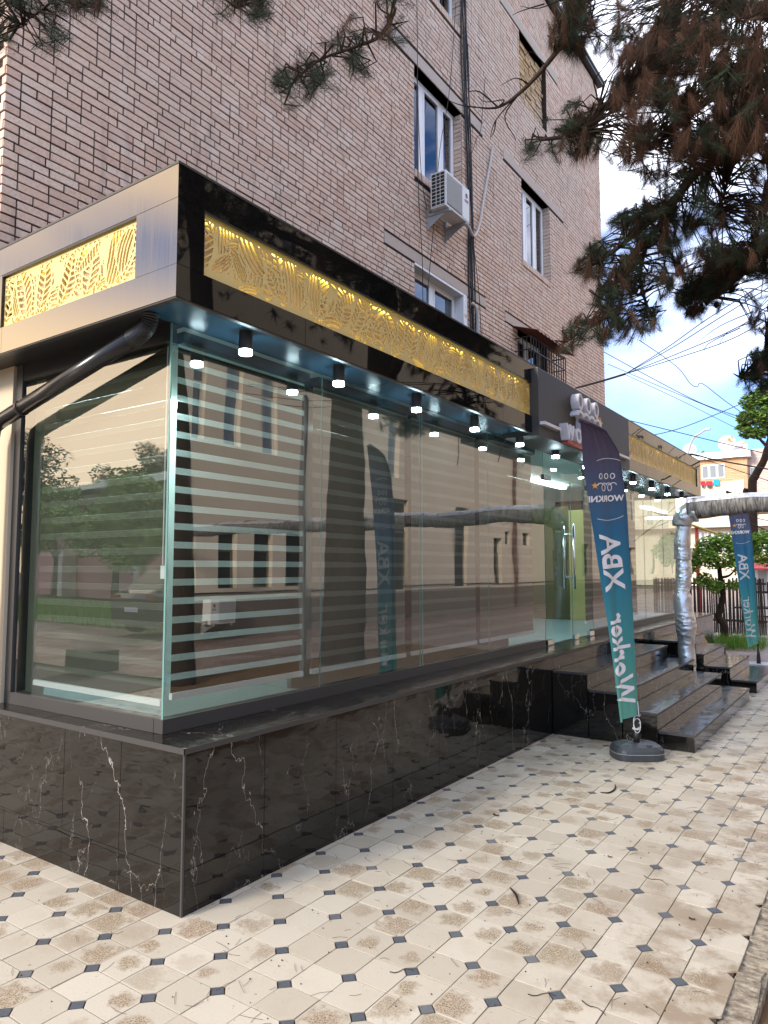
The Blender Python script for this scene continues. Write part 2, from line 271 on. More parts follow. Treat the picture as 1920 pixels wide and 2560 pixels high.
# ------------------------------------------------------------------ mesh builder
class MB:
    def __init__(s): s.v = []; s.f = []; s.n = 0
    def add(s, v, f):
        s.v.extend(v); k = s.n; s.f.extend([tuple(i+k for i in q) for q in f]); s.n += len(v); return s
    def box(s, x0, x1, y0, y1, z0, z1):
        if x0 > x1: x0, x1 = x1, x0
        if y0 > y1: y0, y1 = y1, y0
        if z0 > z1: z0, z1 = z1, z0
        return s.add([(x0,y0,z0),(x1,y0,z0),(x1,y1,z0),(x0,y1,z0),(x0,y0,z1),(x1,y0,z1),(x1,y1,z1),(x0,y1,z1)],
                     [(3,2,1,0),(4,5,6,7),(0,1,5,4),(1,2,6,5),(2,3,7,6),(3,0,4,7)])
    def quad(s, a, b, c, d): return s.add([a, b, c, d], [(0, 1, 2, 3)])
    def tube(s, pts, r, n=8, caps=True, wob=0., squash=None):
        P = [Vector(p) for p in pts]; k = len(P); rs = list(r) if hasattr(r, '__len__') else [r]*k
        vs_ = []; up = Vector((0, 0, 1)); pu = None
        for i, p in enumerate(P):
            t = (P[min(i+1, k-1)]-P[max(i-1, 0)]); t = t.normalized() if t.length > 1e-9 else Vector((0, 0, 1))
            if pu is None:
                a = up if abs(t.z) < .9 else Vector((1, 0, 0)); pu = (a-t*a.dot(t)).normalized()
            else:
                pu = pu-t*pu.dot(t); pu = pu.normalized() if pu.length > 1e-6 else t.orthogonal().normalized()
            q = t.cross(pu)
            for j in range(n):
                th = 2*math.pi*j/n; rr = rs[i]
                if wob: rr *= 1+wob*(mnoise.noise(Vector((p.x*9+math.cos(th)*1.3, p.y*9+math.sin(th)*1.3, p.z*9)))+.5*mnoise.noise(Vector((p.x*23+math.cos(th)*2.3, p.y*23+math.sin(th)*2, p.z*23))))
                o = pu*math.cos(th)*rr+q*math.sin(th)*rr
                vs_.append(tuple(p+o))
        fs = []
        for i in range(k-1):
            for j in range(n): fs.append((i*n+j, i*n+(j+1) % n, (i+1)*n+(j+1) % n, (i+1)*n+j))
        if caps: fs.append(tuple(range(n-1, -1, -1))); fs.append(tuple((k-1)*n+j for j in range(n)))
        return s.add(vs_, fs)
    def cyl(s, x, y, z0, z1, r, n=16, r1=None): return s.tube([(x, y, z0), (x, y, z1)], [r, r1 if r1 is not None else r], n)
    def build(s, name, m, parent=None, smooth=False):
        me = bpy.data.meshes.new(name); me.from_pydata(s.v, [], s.f); me.materials.append(m)
        if smooth: me.polygons.foreach_set('use_smooth', [True]*len(me.polygons))
        me.update(); return link(name, me, parent)
def link(name, me, parent=None):
    o = bpy.data.objects.new(name, me); COL.objects.link(o)
    if parent is not None: attach(o, parent)
    return o
def wloc(o):
    v = Vector(o.get('_base', (0, 0, 0))) if o is not None else Vector()
    return v
BASE = {}
def attach(o, parent):
    o.parent = parent
    o.matrix_parent_inverse = Matrix.Translation(-BASE.get(parent.name, Vector()))
def npmesh(name, V, F, m, parent=None, smooth=False):
    """V (n,3), F (k,3 or 4) numpy"""
    me = bpy.data.meshes.new(name); V = np.asarray(V, np.float32); F = np.asarray(F, np.int32)
    me.vertices.add(len(V)); me.vertices.foreach_set('co', V.ravel())
    k = F.shape[1]; me.loops.add(F.size); me.loops.foreach_set('vertex_index', F.ravel())
    me.polygons.add(len(F)); me.polygons.foreach_set('loop_start', np.arange(0, F.size, k, dtype=np.int32))
    if smooth: me.polygons.foreach_set('use_smooth', np.ones(len(F), bool))
    me.materials.append(m); me.update(calc_edges=True); me.validate()
    return link(name, me, parent)
def tag(o, label, cat, group=None):
    o['label'] = label; o['category'] = cat
    if group: o['group'] = group
    return o
def thing(name, label, cat, loc=(0, 0, 0), group=None):
    o = bpy.data.objects.new(name, None); COL.objects.link(o); o.location = loc; BASE[o.name] = Vector(loc)
    o.empty_display_size = .1
    return tag(o, label, cat, group)
def struct(o): o['kind'] = 'structure'; return o
def stuff(o): o['kind'] = 'stuff'; return o
def dup(root, loc, label, group=None, rotz=0.):
    r = root.copy(); COL.objects.link(r); r.location = loc; r.rotation_euler = (0, 0, rotz); r['label'] = label
    if group: r['group'] = group
    for ch in list(root.children):
        c = ch.copy(); COL.objects.link(c); c.parent = r; c.matrix_parent_inverse = ch.matrix_parent_inverse.copy()
        for gch in list(ch.children):
            d = gch.copy(); COL.objects.link(d); d.parent = c; d.matrix_parent_inverse = gch.matrix_parent_inverse.copy()
    return r
def text_mesh(body, size, bold=.0, shear=0., fine=0.):
    """returns verts (n,2) and faces of a flat text, origin at left of the baseline"""
    cu = bpy.data.curves.new('t', 'FONT'); cu.body = body; cu.size = size; cu.offset = bold; cu.shear = shear; cu.resolution_u = 4; cu.fill_mode = 'BOTH'
    o = bpy.data.objects.new('t', cu); COL.objects.link(o)
    dg = bpy.context.evaluated_depsgraph_get(); me = bpy.data.meshes.new_from_object(o.evaluated_get(dg))
    if fine:
        import bmesh
        bm = bmesh.new(); bm.from_mesh(me); bmesh.ops.triangulate(bm, faces=bm.faces)
        for _ in range(4):
            es = [e for e in bm.edges if e.calc_length() > fine]
            if not es: break
            bmesh.ops.subdivide_edges(bm, edges=es, cuts=1); bmesh.ops.triangulate(bm, faces=[f_ for f_ in bm.faces if len(f_.verts) > 3])
        bm.to_mesh(me); bm.free()
    v = [(q.co.x, q.co.y) for q in me.vertices]; f = [tuple(p.vertices) for p in me.polygons]
    bpy.data.objects.remove(o); bpy.data.curves.remove(cu); bpy.data.meshes.remove(me)
    return v, f

# ================================================================== GROUND
XE = -0.57                                   # outer edge of the tiled pavement
struct(MB().quad((-400, -400, -.09), (400, -400, -.09), (400, 400, -.09), (-400, 400, -.09)).build('ground', M['asphalt']))
road = MB()
road.quad((2.6, -60, -.05), (6.95, -60, -.05), (6.95, 13.3, -.05), (2.6, 13.3, -.05))
road.quad((-2.6, 13.3, -.045), (6.95, 13.3, -.045), (6.95, 60, -.045), (-2.6, 60, -.045))
road.quad((-24, 14.95, -.05), (-2.6, 14.95, -.05), (-2.6, 60, -.05), (-24, 60, -.05))
road.quad((-30, -16, -.05), (2.6, -16, -.05), (2.6, -2.2, -.05), (-30, -2.2, -.05))
struct(road.build('road', M['road']))
soil = MB(); nx, ny = 26, 120
sv = []
for j in range(ny+1):
    for i in range(nx+1):
        x = -.47+(3.07)*i/nx; y = -2.2+15.5*j/ny
        sv.append((x, y, -.035+.03*mnoise.noise(Vector((x*2.2, y*2.2, 0)))+.015*mnoise.noise(Vector((x*7, y*7, 3)))-(.0 if 0 < i < nx else .03)))
soil.add(sv, [(j*(nx+1)+i, j*(nx+1)+i+1, (j+1)*(nx+1)+i+1, (j+1)*(nx+1)+i) for j in range(ny) for i in range(nx)])
struct(soil.build('soil_bed', M['soil'], smooth=True))
# pavement: hexagonal pavers with cabochons on a 0.178 m grid
pav = struct(MB().quad((-8.2, -2.2, -.008), (XE, -2.2, -.008), (XE, 13.3, -.008), (-8.2, 13.3, -.008)).build('pavement', M['grout']))
PT, X0, Y0, CC = .178, -2.515, 2.349, .034
def hexagon(even):
    a = PT/2-.0022; c = CC+.002
    if even: return [(-a+c, -a), (a, -a), (a, a-c), (a-c, a), (-a, a), (-a, -a+c)]
    return [(-a, -a), (a-c, -a), (a, -a+c), (a, a), (-a+c, a), (-a, a-c)]
def paver_geo(even):
    h = hexagon(even); n = 6
    v = [(x*.984, y*.984, 0.) for x, y in h]+[(x, y, -.0005) for x, y in h]+[(x, y, -.010) for x, y in h]
    f = [tuple(range(6))]+[(6+i, 6+(i+1) % 6, (i+1) % 6, i) for i in range(6)]+[(12+i, 12+(i+1) % 6, 6+(i+1) % 6, 6+i) for i in range(6)]
    return v, f
def cab_geo():
    c = CC-.0018; q = [(c, 0), (0, c), (-c, 0), (0, -c)]
    return [(x, y, -.0005) for x, y in q]+[(x*1.02, y*1.02, -.010) for x, y in q], [(0, 1, 2, 3)]+[(4+i, 4+(i+1) % 4, (i+1) % 4, i) for i in range(4)]
def cell_attr(me, vals):
    a = me.attributes.new('cell', 'FLOAT_VECTOR', 'POINT'); a.data.foreach_set('vector', np.asarray(vals, np.float32).ravel())
def occupied(x, y):                           # under the shop or the stairs
    if x < -2.73-.05 and y > 2.29+.05: return True
    if x < -2.73+.1 and y > 14.7: return True
    return False
tiles = []; cabs = []
for i in range(-34, 12):
    for j in range(-27, 63):
        x = X0+(i+.5)*PT; y = Y0+(j+.5)*PT
        if -8.1 < x < XE-.3*PT and -2.1 < y < 13.25 and not occupied(x+.09, y-.09):
            tiles.append((x, y, (i+j) % 2 == 0))
        x = X0+i*PT; y = Y0+j*PT
        if (i+j) % 2 == 0 and -8.1 < x < XE-.01 and -2.1 < y < 13.25 and not occupied(x+.03, y-.03): cabs.append((x, y))
def view_size(x, y):
    u, v, z = proj((x, y, 0))
    if z < .4 or not (-60 < u < 1980 and -60 < v < 2680): return 0
    return 1/z**2
def hidden(x, y):                              # behind the stair flights
    return -2.73 < x < -1.45 and 7.0 < y < 9.7 or -2.73 < x < -1.45 and 10.6 < y < 12
tiles.sort(key=lambda t: -(view_size(t[0], t[1])*(0 if hidden(t[0], t[1]) else 1)))
cabs.sort(key=lambda t: -(view_size(*t)*(0 if hidden(*t) else 1)))
tme = {}
for e in (True, False):
    for rot in (0, 1):
        v, f = paver_geo(e if rot == 0 else e)
        me = bpy.data.meshes.new('paver'); me.from_pydata(v, [], f); me.materials.append(M['tile']); cell_attr(me, [(x/(PT/2), y/(PT/2), 0) for x, y, z in v]); tme[(e, rot)] = me
for k, (x, y, e) in enumerate(tiles[:300]):
    o = link('paver', tme[(e, k % 2)], pav)
    o.location = (x, y, random.uniform(-.0012, .0012)); o.rotation_euler = (random.gauss(0, .0035), random.gauss(0, .0035), random.gauss(0, .004))
V = []; F = []; A = []
for x, y, e in tiles[300:]:
    v, f = paver_geo(e); k = len(V); dz = random.uniform(-.0012, .0012); tx, ty = random.gauss(0, .0035), random.gauss(0, .0035)
    V += [(x+a, y+b, c+dz+a*tx+b*ty) for a, b, c in v]; F += [tuple(q+k for q in p) for p in f]; A += [(a/(PT/2), b/(PT/2), 0) for a, b, c in v]
mb = MB(); mb.v = V; mb.f = F; o = stuff(mb.build('pavers', M['tiles'], pav)); cell_attr(o.data, A)
v, f = cab_geo(); cme = bpy.data.meshes.new('cabochon'); cme.from_pydata(v, [], f); cme.materials.append(M['cab'])
for x, y in cabs[:300]:
    o = link('cabochon', cme, pav); o.location = (x, y, random.uniform(-.0005, .0008)); o.rotation_euler = (0, 0, random.gauss(0, .03))
mb = MB()
for x, y in cabs[300:]: mb.add([(x+a, y+b, c) for a, b, c in v], f)
stuff(mb.build('cabochons', M['cabs'], pav))
# kerb along the pavement edge: rough little stones on edge
kb = struct(MB().box(XE+.004, -.46, -2.2, 13.3, -.12, -.028).build('kerb', M['kerb']))
def rough_block(x0, x1, y0, y1, z0, z1, amp, seed):
    g = MB().box(x0, x1, y0, y1, z0, z1)
    g.v = [(a+amp*mnoise.noise(Vector((a*31+seed, b*31, c*31))), b+amp*.5*mnoise.noise(Vector((a*29, b*29+seed, c*31))), c+amp*mnoise.noise(Vector((a*37, b*33, c*31+seed)))) for a, b, c in g.v]
    return g
y = -2.1
near = []; rest = MB()
while y < 13.2:
    ln = random.uniform(.05, .11)
    b_ = rough_block(XE+.004, -.462-random.uniform(0, .02), y+.003, y+ln-.004, -.08, -.006-random.uniform(0, .012), .012, y)
    if 2.2 < y < 4.8: b_.build('kerb_stone', M['kerb'], kb)
    else: rest.add(b_.v, b_.f)
    y += ln
stuff(rest.build('kerb_stones', M['kerb'], kb))

# ================================================================== BRICK BUILDING
XB, YC, YF, ZT = -5.5, 2.70, 17.43, 13.85
BL, BH, JT = .26, .075, .0105
bb = thing('brick_building', 'tall pale pink brick building rising behind the black glass shopfront', 'building', (XB, YC, 0))
core = MB().box(-16, XB-.30, YC+.011, YF-.011, 0, ZT)
OPEN = [  # y0,y1,z0,z1, kind
    (8.69, 10.17, 7.53, 9.20, 'win'), (12.57, 14.0, 7.55, 9.20, 'win'), (8.69, 10.19, 4.9, 6.10, 'win'),
    (12.57, 13.95, 10.80, 12.26, 'infill'), (8.69, 10.17, 10.66, 12.26, 'win'), (12.30, 13.75, 4.9, 6.10, 'win')]
ys = sorted({YC+.011, YF-.011, *[a for o_ in OPEN for a in o_[:2]]}); zs = sorted({0, ZT, *[a for o_ in OPEN for a in o_[2:4]]})
for a, b in zip(ys, ys[1:]):
    for c, d in zip(zs, zs[1:]):
        if not any(o_[0] <= a+1e-6 and b-1e-6 <= o_[1] and o_[2] <= c+1e-6 and d-1e-6 <= o_[3] for o_ in OPEN):
            core.box(XB-.31, XB-.0105, a, b, c, d)
core.build('wall', M['mortar'], bb)
LINT = [(7.92, 10.93, 9.20, 9.40), (11.77, 14.81, 9.20, 9.38), (7.90, 10.98, 6.10, 6.27), (11.71, 14.6, 12.26, 12.46), (7.92, 10.9, 12.26, 12.46), (11.75, 14.6, 6.10, 6.27)]
for a, b, c, d in LINT: MB().box(XB-.28, XB+.006, a, b, c, d-.008).build('lintel', M['concrete'], bb)
BLOCK = [(o_[0], o_[1], o_[2]-(.118 if o_[4] == 'win' and o_[2] > 6 else 0), o_[3]) for o_ in OPEN]+LINT
def free_spans(z0, z1):
    sp = [(YC, YF)]
    for a, b, c, d in BLOCK:
        if c < z1-.012 and d > z0+.012:
            ns = []
            for p, q in sp:
                if b <= p or a >= q: ns.append((p, q)); continue
                if a > p: ns.append((p, a))
                if b < q: ns.append((b, q))
            sp = ns
    return sp
row = 0; z = 3.15; bricks = []
while z+BH < ZT+.01:
    pat = random.choice([0, 0, 1, 2])
    for p, q in free_spans(z, z+BH):
        y = p; first = True
        while y < q-.02:
            u = random.random()
            ln = BL if u > .34 else BL/2
            if first and row % 2: ln = BL/2
            if random.random() < .02: ln *= .72
            first = False
            if q-(y+ln) < .05: ln = q-y
            bricks.append((y, min(ln, q-y), z)); y += ln
    row += 1; z += BH
def brick_px(b):
    u, v, zz = proj((XB, b[0]+b[1]/2, b[2]+BH/2))
    if not (-40 < u < 1960 and -40 < v < 2600): return 0
    # hidden behind the fascia of the shop
    t = (-2.70-0)/(XB-0); zf = CAMH+(b[2]-CAMH)*t; yf = b[0]*t
    if yf > 2.15 and zf < 3.56: return 0
    tt = 2.155/b[0]; zf2 = CAMH+(b[2]-CAMH)*tt
    if yf <= 2.15 and zf2 < 3.56: return 0
    return b[1]/zz**2
bricks.sort(key=lambda b: -brick_px(b))
def brick_shape(ln, seed):
    g = MB(); a = .0066; k = .0030; rr = random.Random(seed)
    y0, y1, z0, z1 = a, ln-a, a, BH-a
    j = lambda: rr.uniform(-.0026, .0026)
    fr = [(0, y0+k+j(), z0+k+j()), (0, y1-k+j(), z0+k+j()), (0, y1-k+j(), z1-k+j()), (0, y0+k+j(), z1-k+j())]
    md = [(-k, y0, z0), (-k, y1, z0), (-k, y1, z1), (-k, y0, z1)]; bk = [(-.06, *p[1:]) for p in md]
    return g.add(fr+md+bk, [(0, 1, 2, 3)]+[(4+i, 4+(i+1) % 4, (i+1) % 4, i) for i in range(4)]+[(8+i, 8+(i+1) % 4, 4+(i+1) % 4, 4+i) for i in range(4)])
cache = {}
for y, ln, z in bricks[:300]:
    key = (round(ln, 2), random.randrange(4))
    if key not in cache:
        g_ = brick_shape(key[0], hash(key)); me = bpy.data.meshes.new('brick'); me.from_pydata(g_.v, [], g_.f); me.materials.append(M['brick']); cache[key] = me
    o = link('brick', cache[key], bb); o.location = (XB+random.gauss(0, .0022), y, z); o.rotation_euler = (0, 0, random.gauss(0, .006))
mb = MB(); proto = {}
for y, ln, z in bricks[300:]:
    key = (round(ln, 3), random.randrange(3))
    if key not in proto: proto[key] = brick_shape(key[0], hash(key))
    g_ = proto[key]; dx = random.gauss(0, .0022); mb.add([(XB+dx+a, y+b, z+c) for a, b, c in g_.v], g_.f)
z = 3.15; row = 0
while z+BH < ZT:                                # the return wall, seen as a sliver at the corner
    x = XB-(.005 if row % 2 else .135)
    while x > -8.2:
        mb.box(x-.005, x-BL+.005 if x < XB-.01 else x-.12, YC+random.gauss(0, .002), YC+.05, z+.005, z+BH-.005); x -= (BL if x < XB-.01 else .125)
    z += BH; row += 1
stuff(mb.build('bricks', M['bricks'], bb))
g_ = MB(); z = 10.80                            # bricked-up opening
while z < 12.2:
    y = 12.58-random.random()*.12
    while y < 13.93:
        a, b = max(y, 12.575), min(y+.25, 13.945)
        if b-a > .03: g_.box(XB-.2, XB-.10+random.gauss(0, .009), a+.009, b-.009, z+.009, z+.071)
        y += .26
    z += .08
stuff(g_.build('infill_bricks', M['infill'], bb)); MB().box(XB-.3, XB-.13, 12.572, 13.948, 10.80, 12.258).build('infill_mortar', M['mortar'], bb)
for o_ in OPEN:                                 # brick jambs
    if o_[4] == 'win' and o_[2] > 6:
        g_ = MB(); z = o_[2]
        while z < o_[3]-.03:
            d_ = random.gauss(0, .003); g_.box(XB-.15, XB-.012, o_[1]-.012+d_, o_[1]+.05, z+.0055, min(z+BH-.0055, o_[3])); g_.box(XB-.15, XB-.012, o_[0]-.05, o_[0]+.012+d_, z+.0055, min(z+BH-.0055, o_[3])); z += BH
        stuff(g_.build('jamb_bricks', M['bricks'], bb))
for o_ in OPEN:                                 # soldier course sills
    if o_[4] == 'win' and o_[2] > 6:
        g_ = MB(); y = o_[0]
        while y < o_[1]-.04: g_.box(XB-.2, XB+.012+random.gauss(0, .002), y+.006, y+.068, o_[2]-.112, o_[2]-.002); y += .074
        g_.build('brick_sill', M['bricks'], bb)
rb = MB().box(XB-.28, XB-.005, YC, 9.0, 3.10, 3.148); rb.box(XB-.28, XB+.03, YC-.02, 6.0, 3.02, 3.098); rb.build('floor_band', M['rust'], bb)
MB().box(-16, XB+.12, YC-.1, YF+.1, ZT, ZT+.09).build('roof', M['black'], bb)
MB().box(XB-.02, XB+.14, YC-.1, YF+.12, ZT+.092, ZT+.16).build('roof_edge', M['black'], bb)
def pvc_window(y0, y1, z0, z1, muls, x=XB-.15, curtain=None):
    wf = MB(); t = .065; d = .06
    wf.box(x-d, x, y0, y1, z0, z0+t); wf.box(x-d, x, y0, y1, z1-t, z1); wf.box(x-d, x, y0, y0+t, z0+t, z1-t); wf.box(x-d, x, y1-t, y1, z0+t, z1-t)
    w_ = wf.build('window', M['white'], bb)
    edges = [y0+t]+[m_ for m_ in muls]+[y1-t]
    for m_ in muls: MB().box(x-d+.002, x+.006, m_-.045, m_+.045, z0+t, z1-t).build('mullion', M['white'], w_)
    for a, b in zip(edges, edges[1:]):
        a2 = a+(.045 if a in muls else 0); b2 = b-(.045 if b in muls else 0)
        s_ = MB(); q = .04
        s_.box(x-.04, x+.012, a2, b2, z0+t, z0+t+q); s_.box(x-.04, x+.012, a2, b2, z1-t-q, z1-t); s_.box(x-.04, x+.012, a2, a2+q, z0+t+q, z1-t-q); s_.box(x-.04, x+.012, b2-q, b2, z0+t+q, z1-t-q)
        s_.build('sash', M['white'], w_)
        MB().box(x-.02, x-.012, a2+q, b2-q, z0+t+q, z1-t-q).build('pane', M['winglass'], w_)
    MB().box(x-.5, x-.3, y0-.1, y1+.1, z0-.1, z1+.1).build('room', M['dark'], w_)
    if curtain: MB().box(x-.14, x-.12, curtain[0], curtain[1], z0+.05, z1-.1).build('curtain', M['white'], w_)
    return w_
pvc_window(8.71, 10.15, 7.54, 9.18, [9.12, 9.70]); pvc_window(12.59, 13.98, 7.56, 9.18, [13.02, 13.5], curtain=(12.7, 13.45))
wl = pvc_window(8.71, 10.17, 4.91, 6.08, [9.42], x=XB-.16); pvc_window(8.71, 10.15, 10.68, 12.24, [9.3]); pvc_window(12.32, 13.73, 4.91, 6.08, [13.0])
rv = MB().box(XB-.16, XB+.004, 10.172, 10.30, 4.9, 6.095); rv.box(XB-.16, XB+.002, 8.69, 10.17, 6.06, 6.098); rv.build('plaster_reveal', M['white'], bb)

# ================================================================== SHOP
XP, YP = -2.73, 2.29            # plinth faces
XG, YG = -3.05, 2.414           # glass faces
XS, YS = -2.70, 2.155           # fascia faces
ZL, ZF0, ZF1 = .762, 2.885, 3.54
YE, YW = 13.92, 14.78           # fascia end, plinth end
shop = thing('corner_shop', 'single storey glass corner shop with black marble plinth and gold fretwork fascia', 'shop', (XP, YP, 0))
MB().box(-16, XP-.02, YP+.02, YW-.02, -.05, ZL-.025).build('plinth_core', M['concrete'], shop)
# marble panels on the two plinth faces
def plinth_cols(a, b, first, step):
    c = [a]; y = a+first
    while y < b-.05: c.append(y); y += step
    return c+[b]
for ya, yb in zip(*(lambda c: (c, c[1:]))(plinth_cols(YP+.012, 6.78, .52, .60))):
    for z0, z1 in ((0.0, .20), (.203, ZL-.025)):
        MB().box(XP-.018, XP+random.gauss(0, .0005), ya+.0014, yb-.0014, z0, z1).build('marble_panel', M['marble'], shop)
for ya, yb in zip(*(lambda c: (c, c[1:]))(plinth_cols(6.78, YW, .6, .60))):
    MB().box(XP-.018, XP+random.gauss(0, .0004), ya+.001, yb-.001, 0, ZL-.025).build('marble_panel', M['marble'], shop)
x = XP-.012
for xa, xb in zip(*(lambda c: (c, c[1:]))([XP-.012, -3.21, -3.71, -4.31, -4.91, -5.51, -6.11, -6.71])):
    for z0, z1 in ((0.0, .20), (.203, ZL-.025)):
        MB().box(xb+.0014, xa-.0014, YP+random.gauss(0, .0005), YP+.018, z0, z1).build('marble_panel', M['marble'], shop)
MB().box(XP-.010, XP+.002, YP-.002, YP+.010, 0, ZL-.025).build('corner_trim', M['dark_frame'], shop)
# ledge slabs
yy = YP-.012
while yy < YW:
    y2 = min(yy+1.2, YW+.012)
    MB().box(-3.40, XP+.012, yy if yy > YP else YG, y2-.002, ZL-.024, ZL+random.gauss(0, .0003)).build('ledge_slab', M['marble_wet'], shop); yy = y2
xx = XP+.012
while xx > -6.6:
    MB().box(xx-1.2+.002, xx, YP-.012, YG-.002, ZL-.024, ZL+random.gauss(0, .0003)).build('ledge_slab', M['marble_wet'], shop); xx -= 1.2
et = MB().box(XP+.0125, XP+.016, YP-.016, YW, ZL-.026, ZL+.001); et.box(-6.6, XP+.016, YP-.016, YP-.0125, ZL-.026, ZL+.001); et.build('ledge_trim', M['dark_frame'], shop)
# base frame under the glass
fr = MB().box(XG-.06, XG+.010, YG-.008, 7.40, ZL+.001, ZL+.072); fr.box(XG-.06, XG+.010, 9.0, YE-.4, ZL+.001, ZL+.072); fr.box(-4.58, XG-.061, YG-.010, YG+.06, ZL+.001, ZL+.072)
fr.box(-4.57, -4.50, YG-.014, YG+.08, ZL+.073, ZF0+.05); fr.build('base_frame', M['dark_frame'], shop)
MB().box(-4.499, XG-.02, YG-.01, YG+.05, 2.80, ZF0+.03).build('top_rail', M['black'], shop)
# soffit, ceiling, roof
MB().box(XG-.02, XS-.03, YS+.03, YE-.05, ZF0+.02, ZF0+.05).build('soffit', M['soffit'], shop)
MB().box(-6.5, XG-.021, YS+.03, YG+.10, ZF0+.022, ZF0+.048).build('soffit', M['black'], shop)
MB().box(XB+.02, XG-.03, YG+.12, YE-.06, ZF0+.051, ZF0+.075).build('ceiling', M['roomwall'], shop)
MB().box(-6.5, XS-.05, YS+.05, YE-.05, ZF1-.10, ZF1-.06).build('roof', M['black'], shop)
# fascia: cladding panels round the recessed gold screens
PZ0, PZ1 = 3.045, 3.362
def fx(y0, y1, z0, z1, nm='fascia_panel', m_='gloss'): return MB().box(XS-.03, XS+random.gauss(0, .0004), y0+.0012, y1-.0012, z0+.001, z1-.001).build(nm, M[m_], shop)
def fy(x0, x1, z0, z1): return MB().box(x0+.0012, x1-.0012, YS+random.gauss(0, .0004), YS+.03, z0+.001, z1-.001).build('fascia_panel', M['steel'], shop)
ZJ0, ZJ1 = 3.045, 3.372
for a, b in zip([YS, 2.455, 3.95, 5.35, 6.40], [2.455, 3.95, 5.35, 6.40]): fx(a, b, ZJ1, ZF1)
for a, b in zip([YS, 3.08, 4.02, 4.93, 5.7, 6.42], [3.08, 4.02, 4.93, 5.7, 6.42]): fx(a, b, ZF0, ZJ0)
fx(YS, 2.32, ZJ0, ZJ1); fx(6.455, 6.55, ZJ0, ZJ1); fx(6.42, 6.55, ZF0, ZJ0); fx(6.40, 6.55, ZJ1, ZF1)
for a, b in zip([9.2, 10.3, 11.5, 12.7], [10.3, 11.5, 12.7, YE]): fx(a, b, ZJ1, ZF1); fx(a, b, ZF0, ZJ0)
fx(9.2, 9.48, ZJ0, ZJ1); fx(13.64, YE, ZJ0, ZJ1)
fy(-4.42, XS, ZJ1, ZF1); fy(-6.5, -4.42, ZJ1, ZF1); fy(-3.02, XS, ZJ0, ZJ1); fy(-6.5, -4.32, ZJ0, ZJ1); fy(-4.30, XS, ZF0, ZJ0); fy(-6.5, -4.30, ZF0, ZJ0)
MB().box(-6.5, XS-.031, YE-.03, YE, ZF0, ZF1).build('fascia_end', M['gloss'], shop)
ft = MB().box(XS-.04, XS+.003, YS-.003, YE+.003, ZF1, ZF1+.012); ft.box(-6.5, XS-.041, YS-.003, YS+.04, ZF1, ZF1+.012); ft.box(XS-.035, XS-.004, YS+.004, YE, ZF0-.006, ZF0); ft.box(-6.5, XS-.036, YS+.004, YS+.035, ZF0-.006, ZF0)
ft.build('fascia_trim', M['dark_frame'], shop)
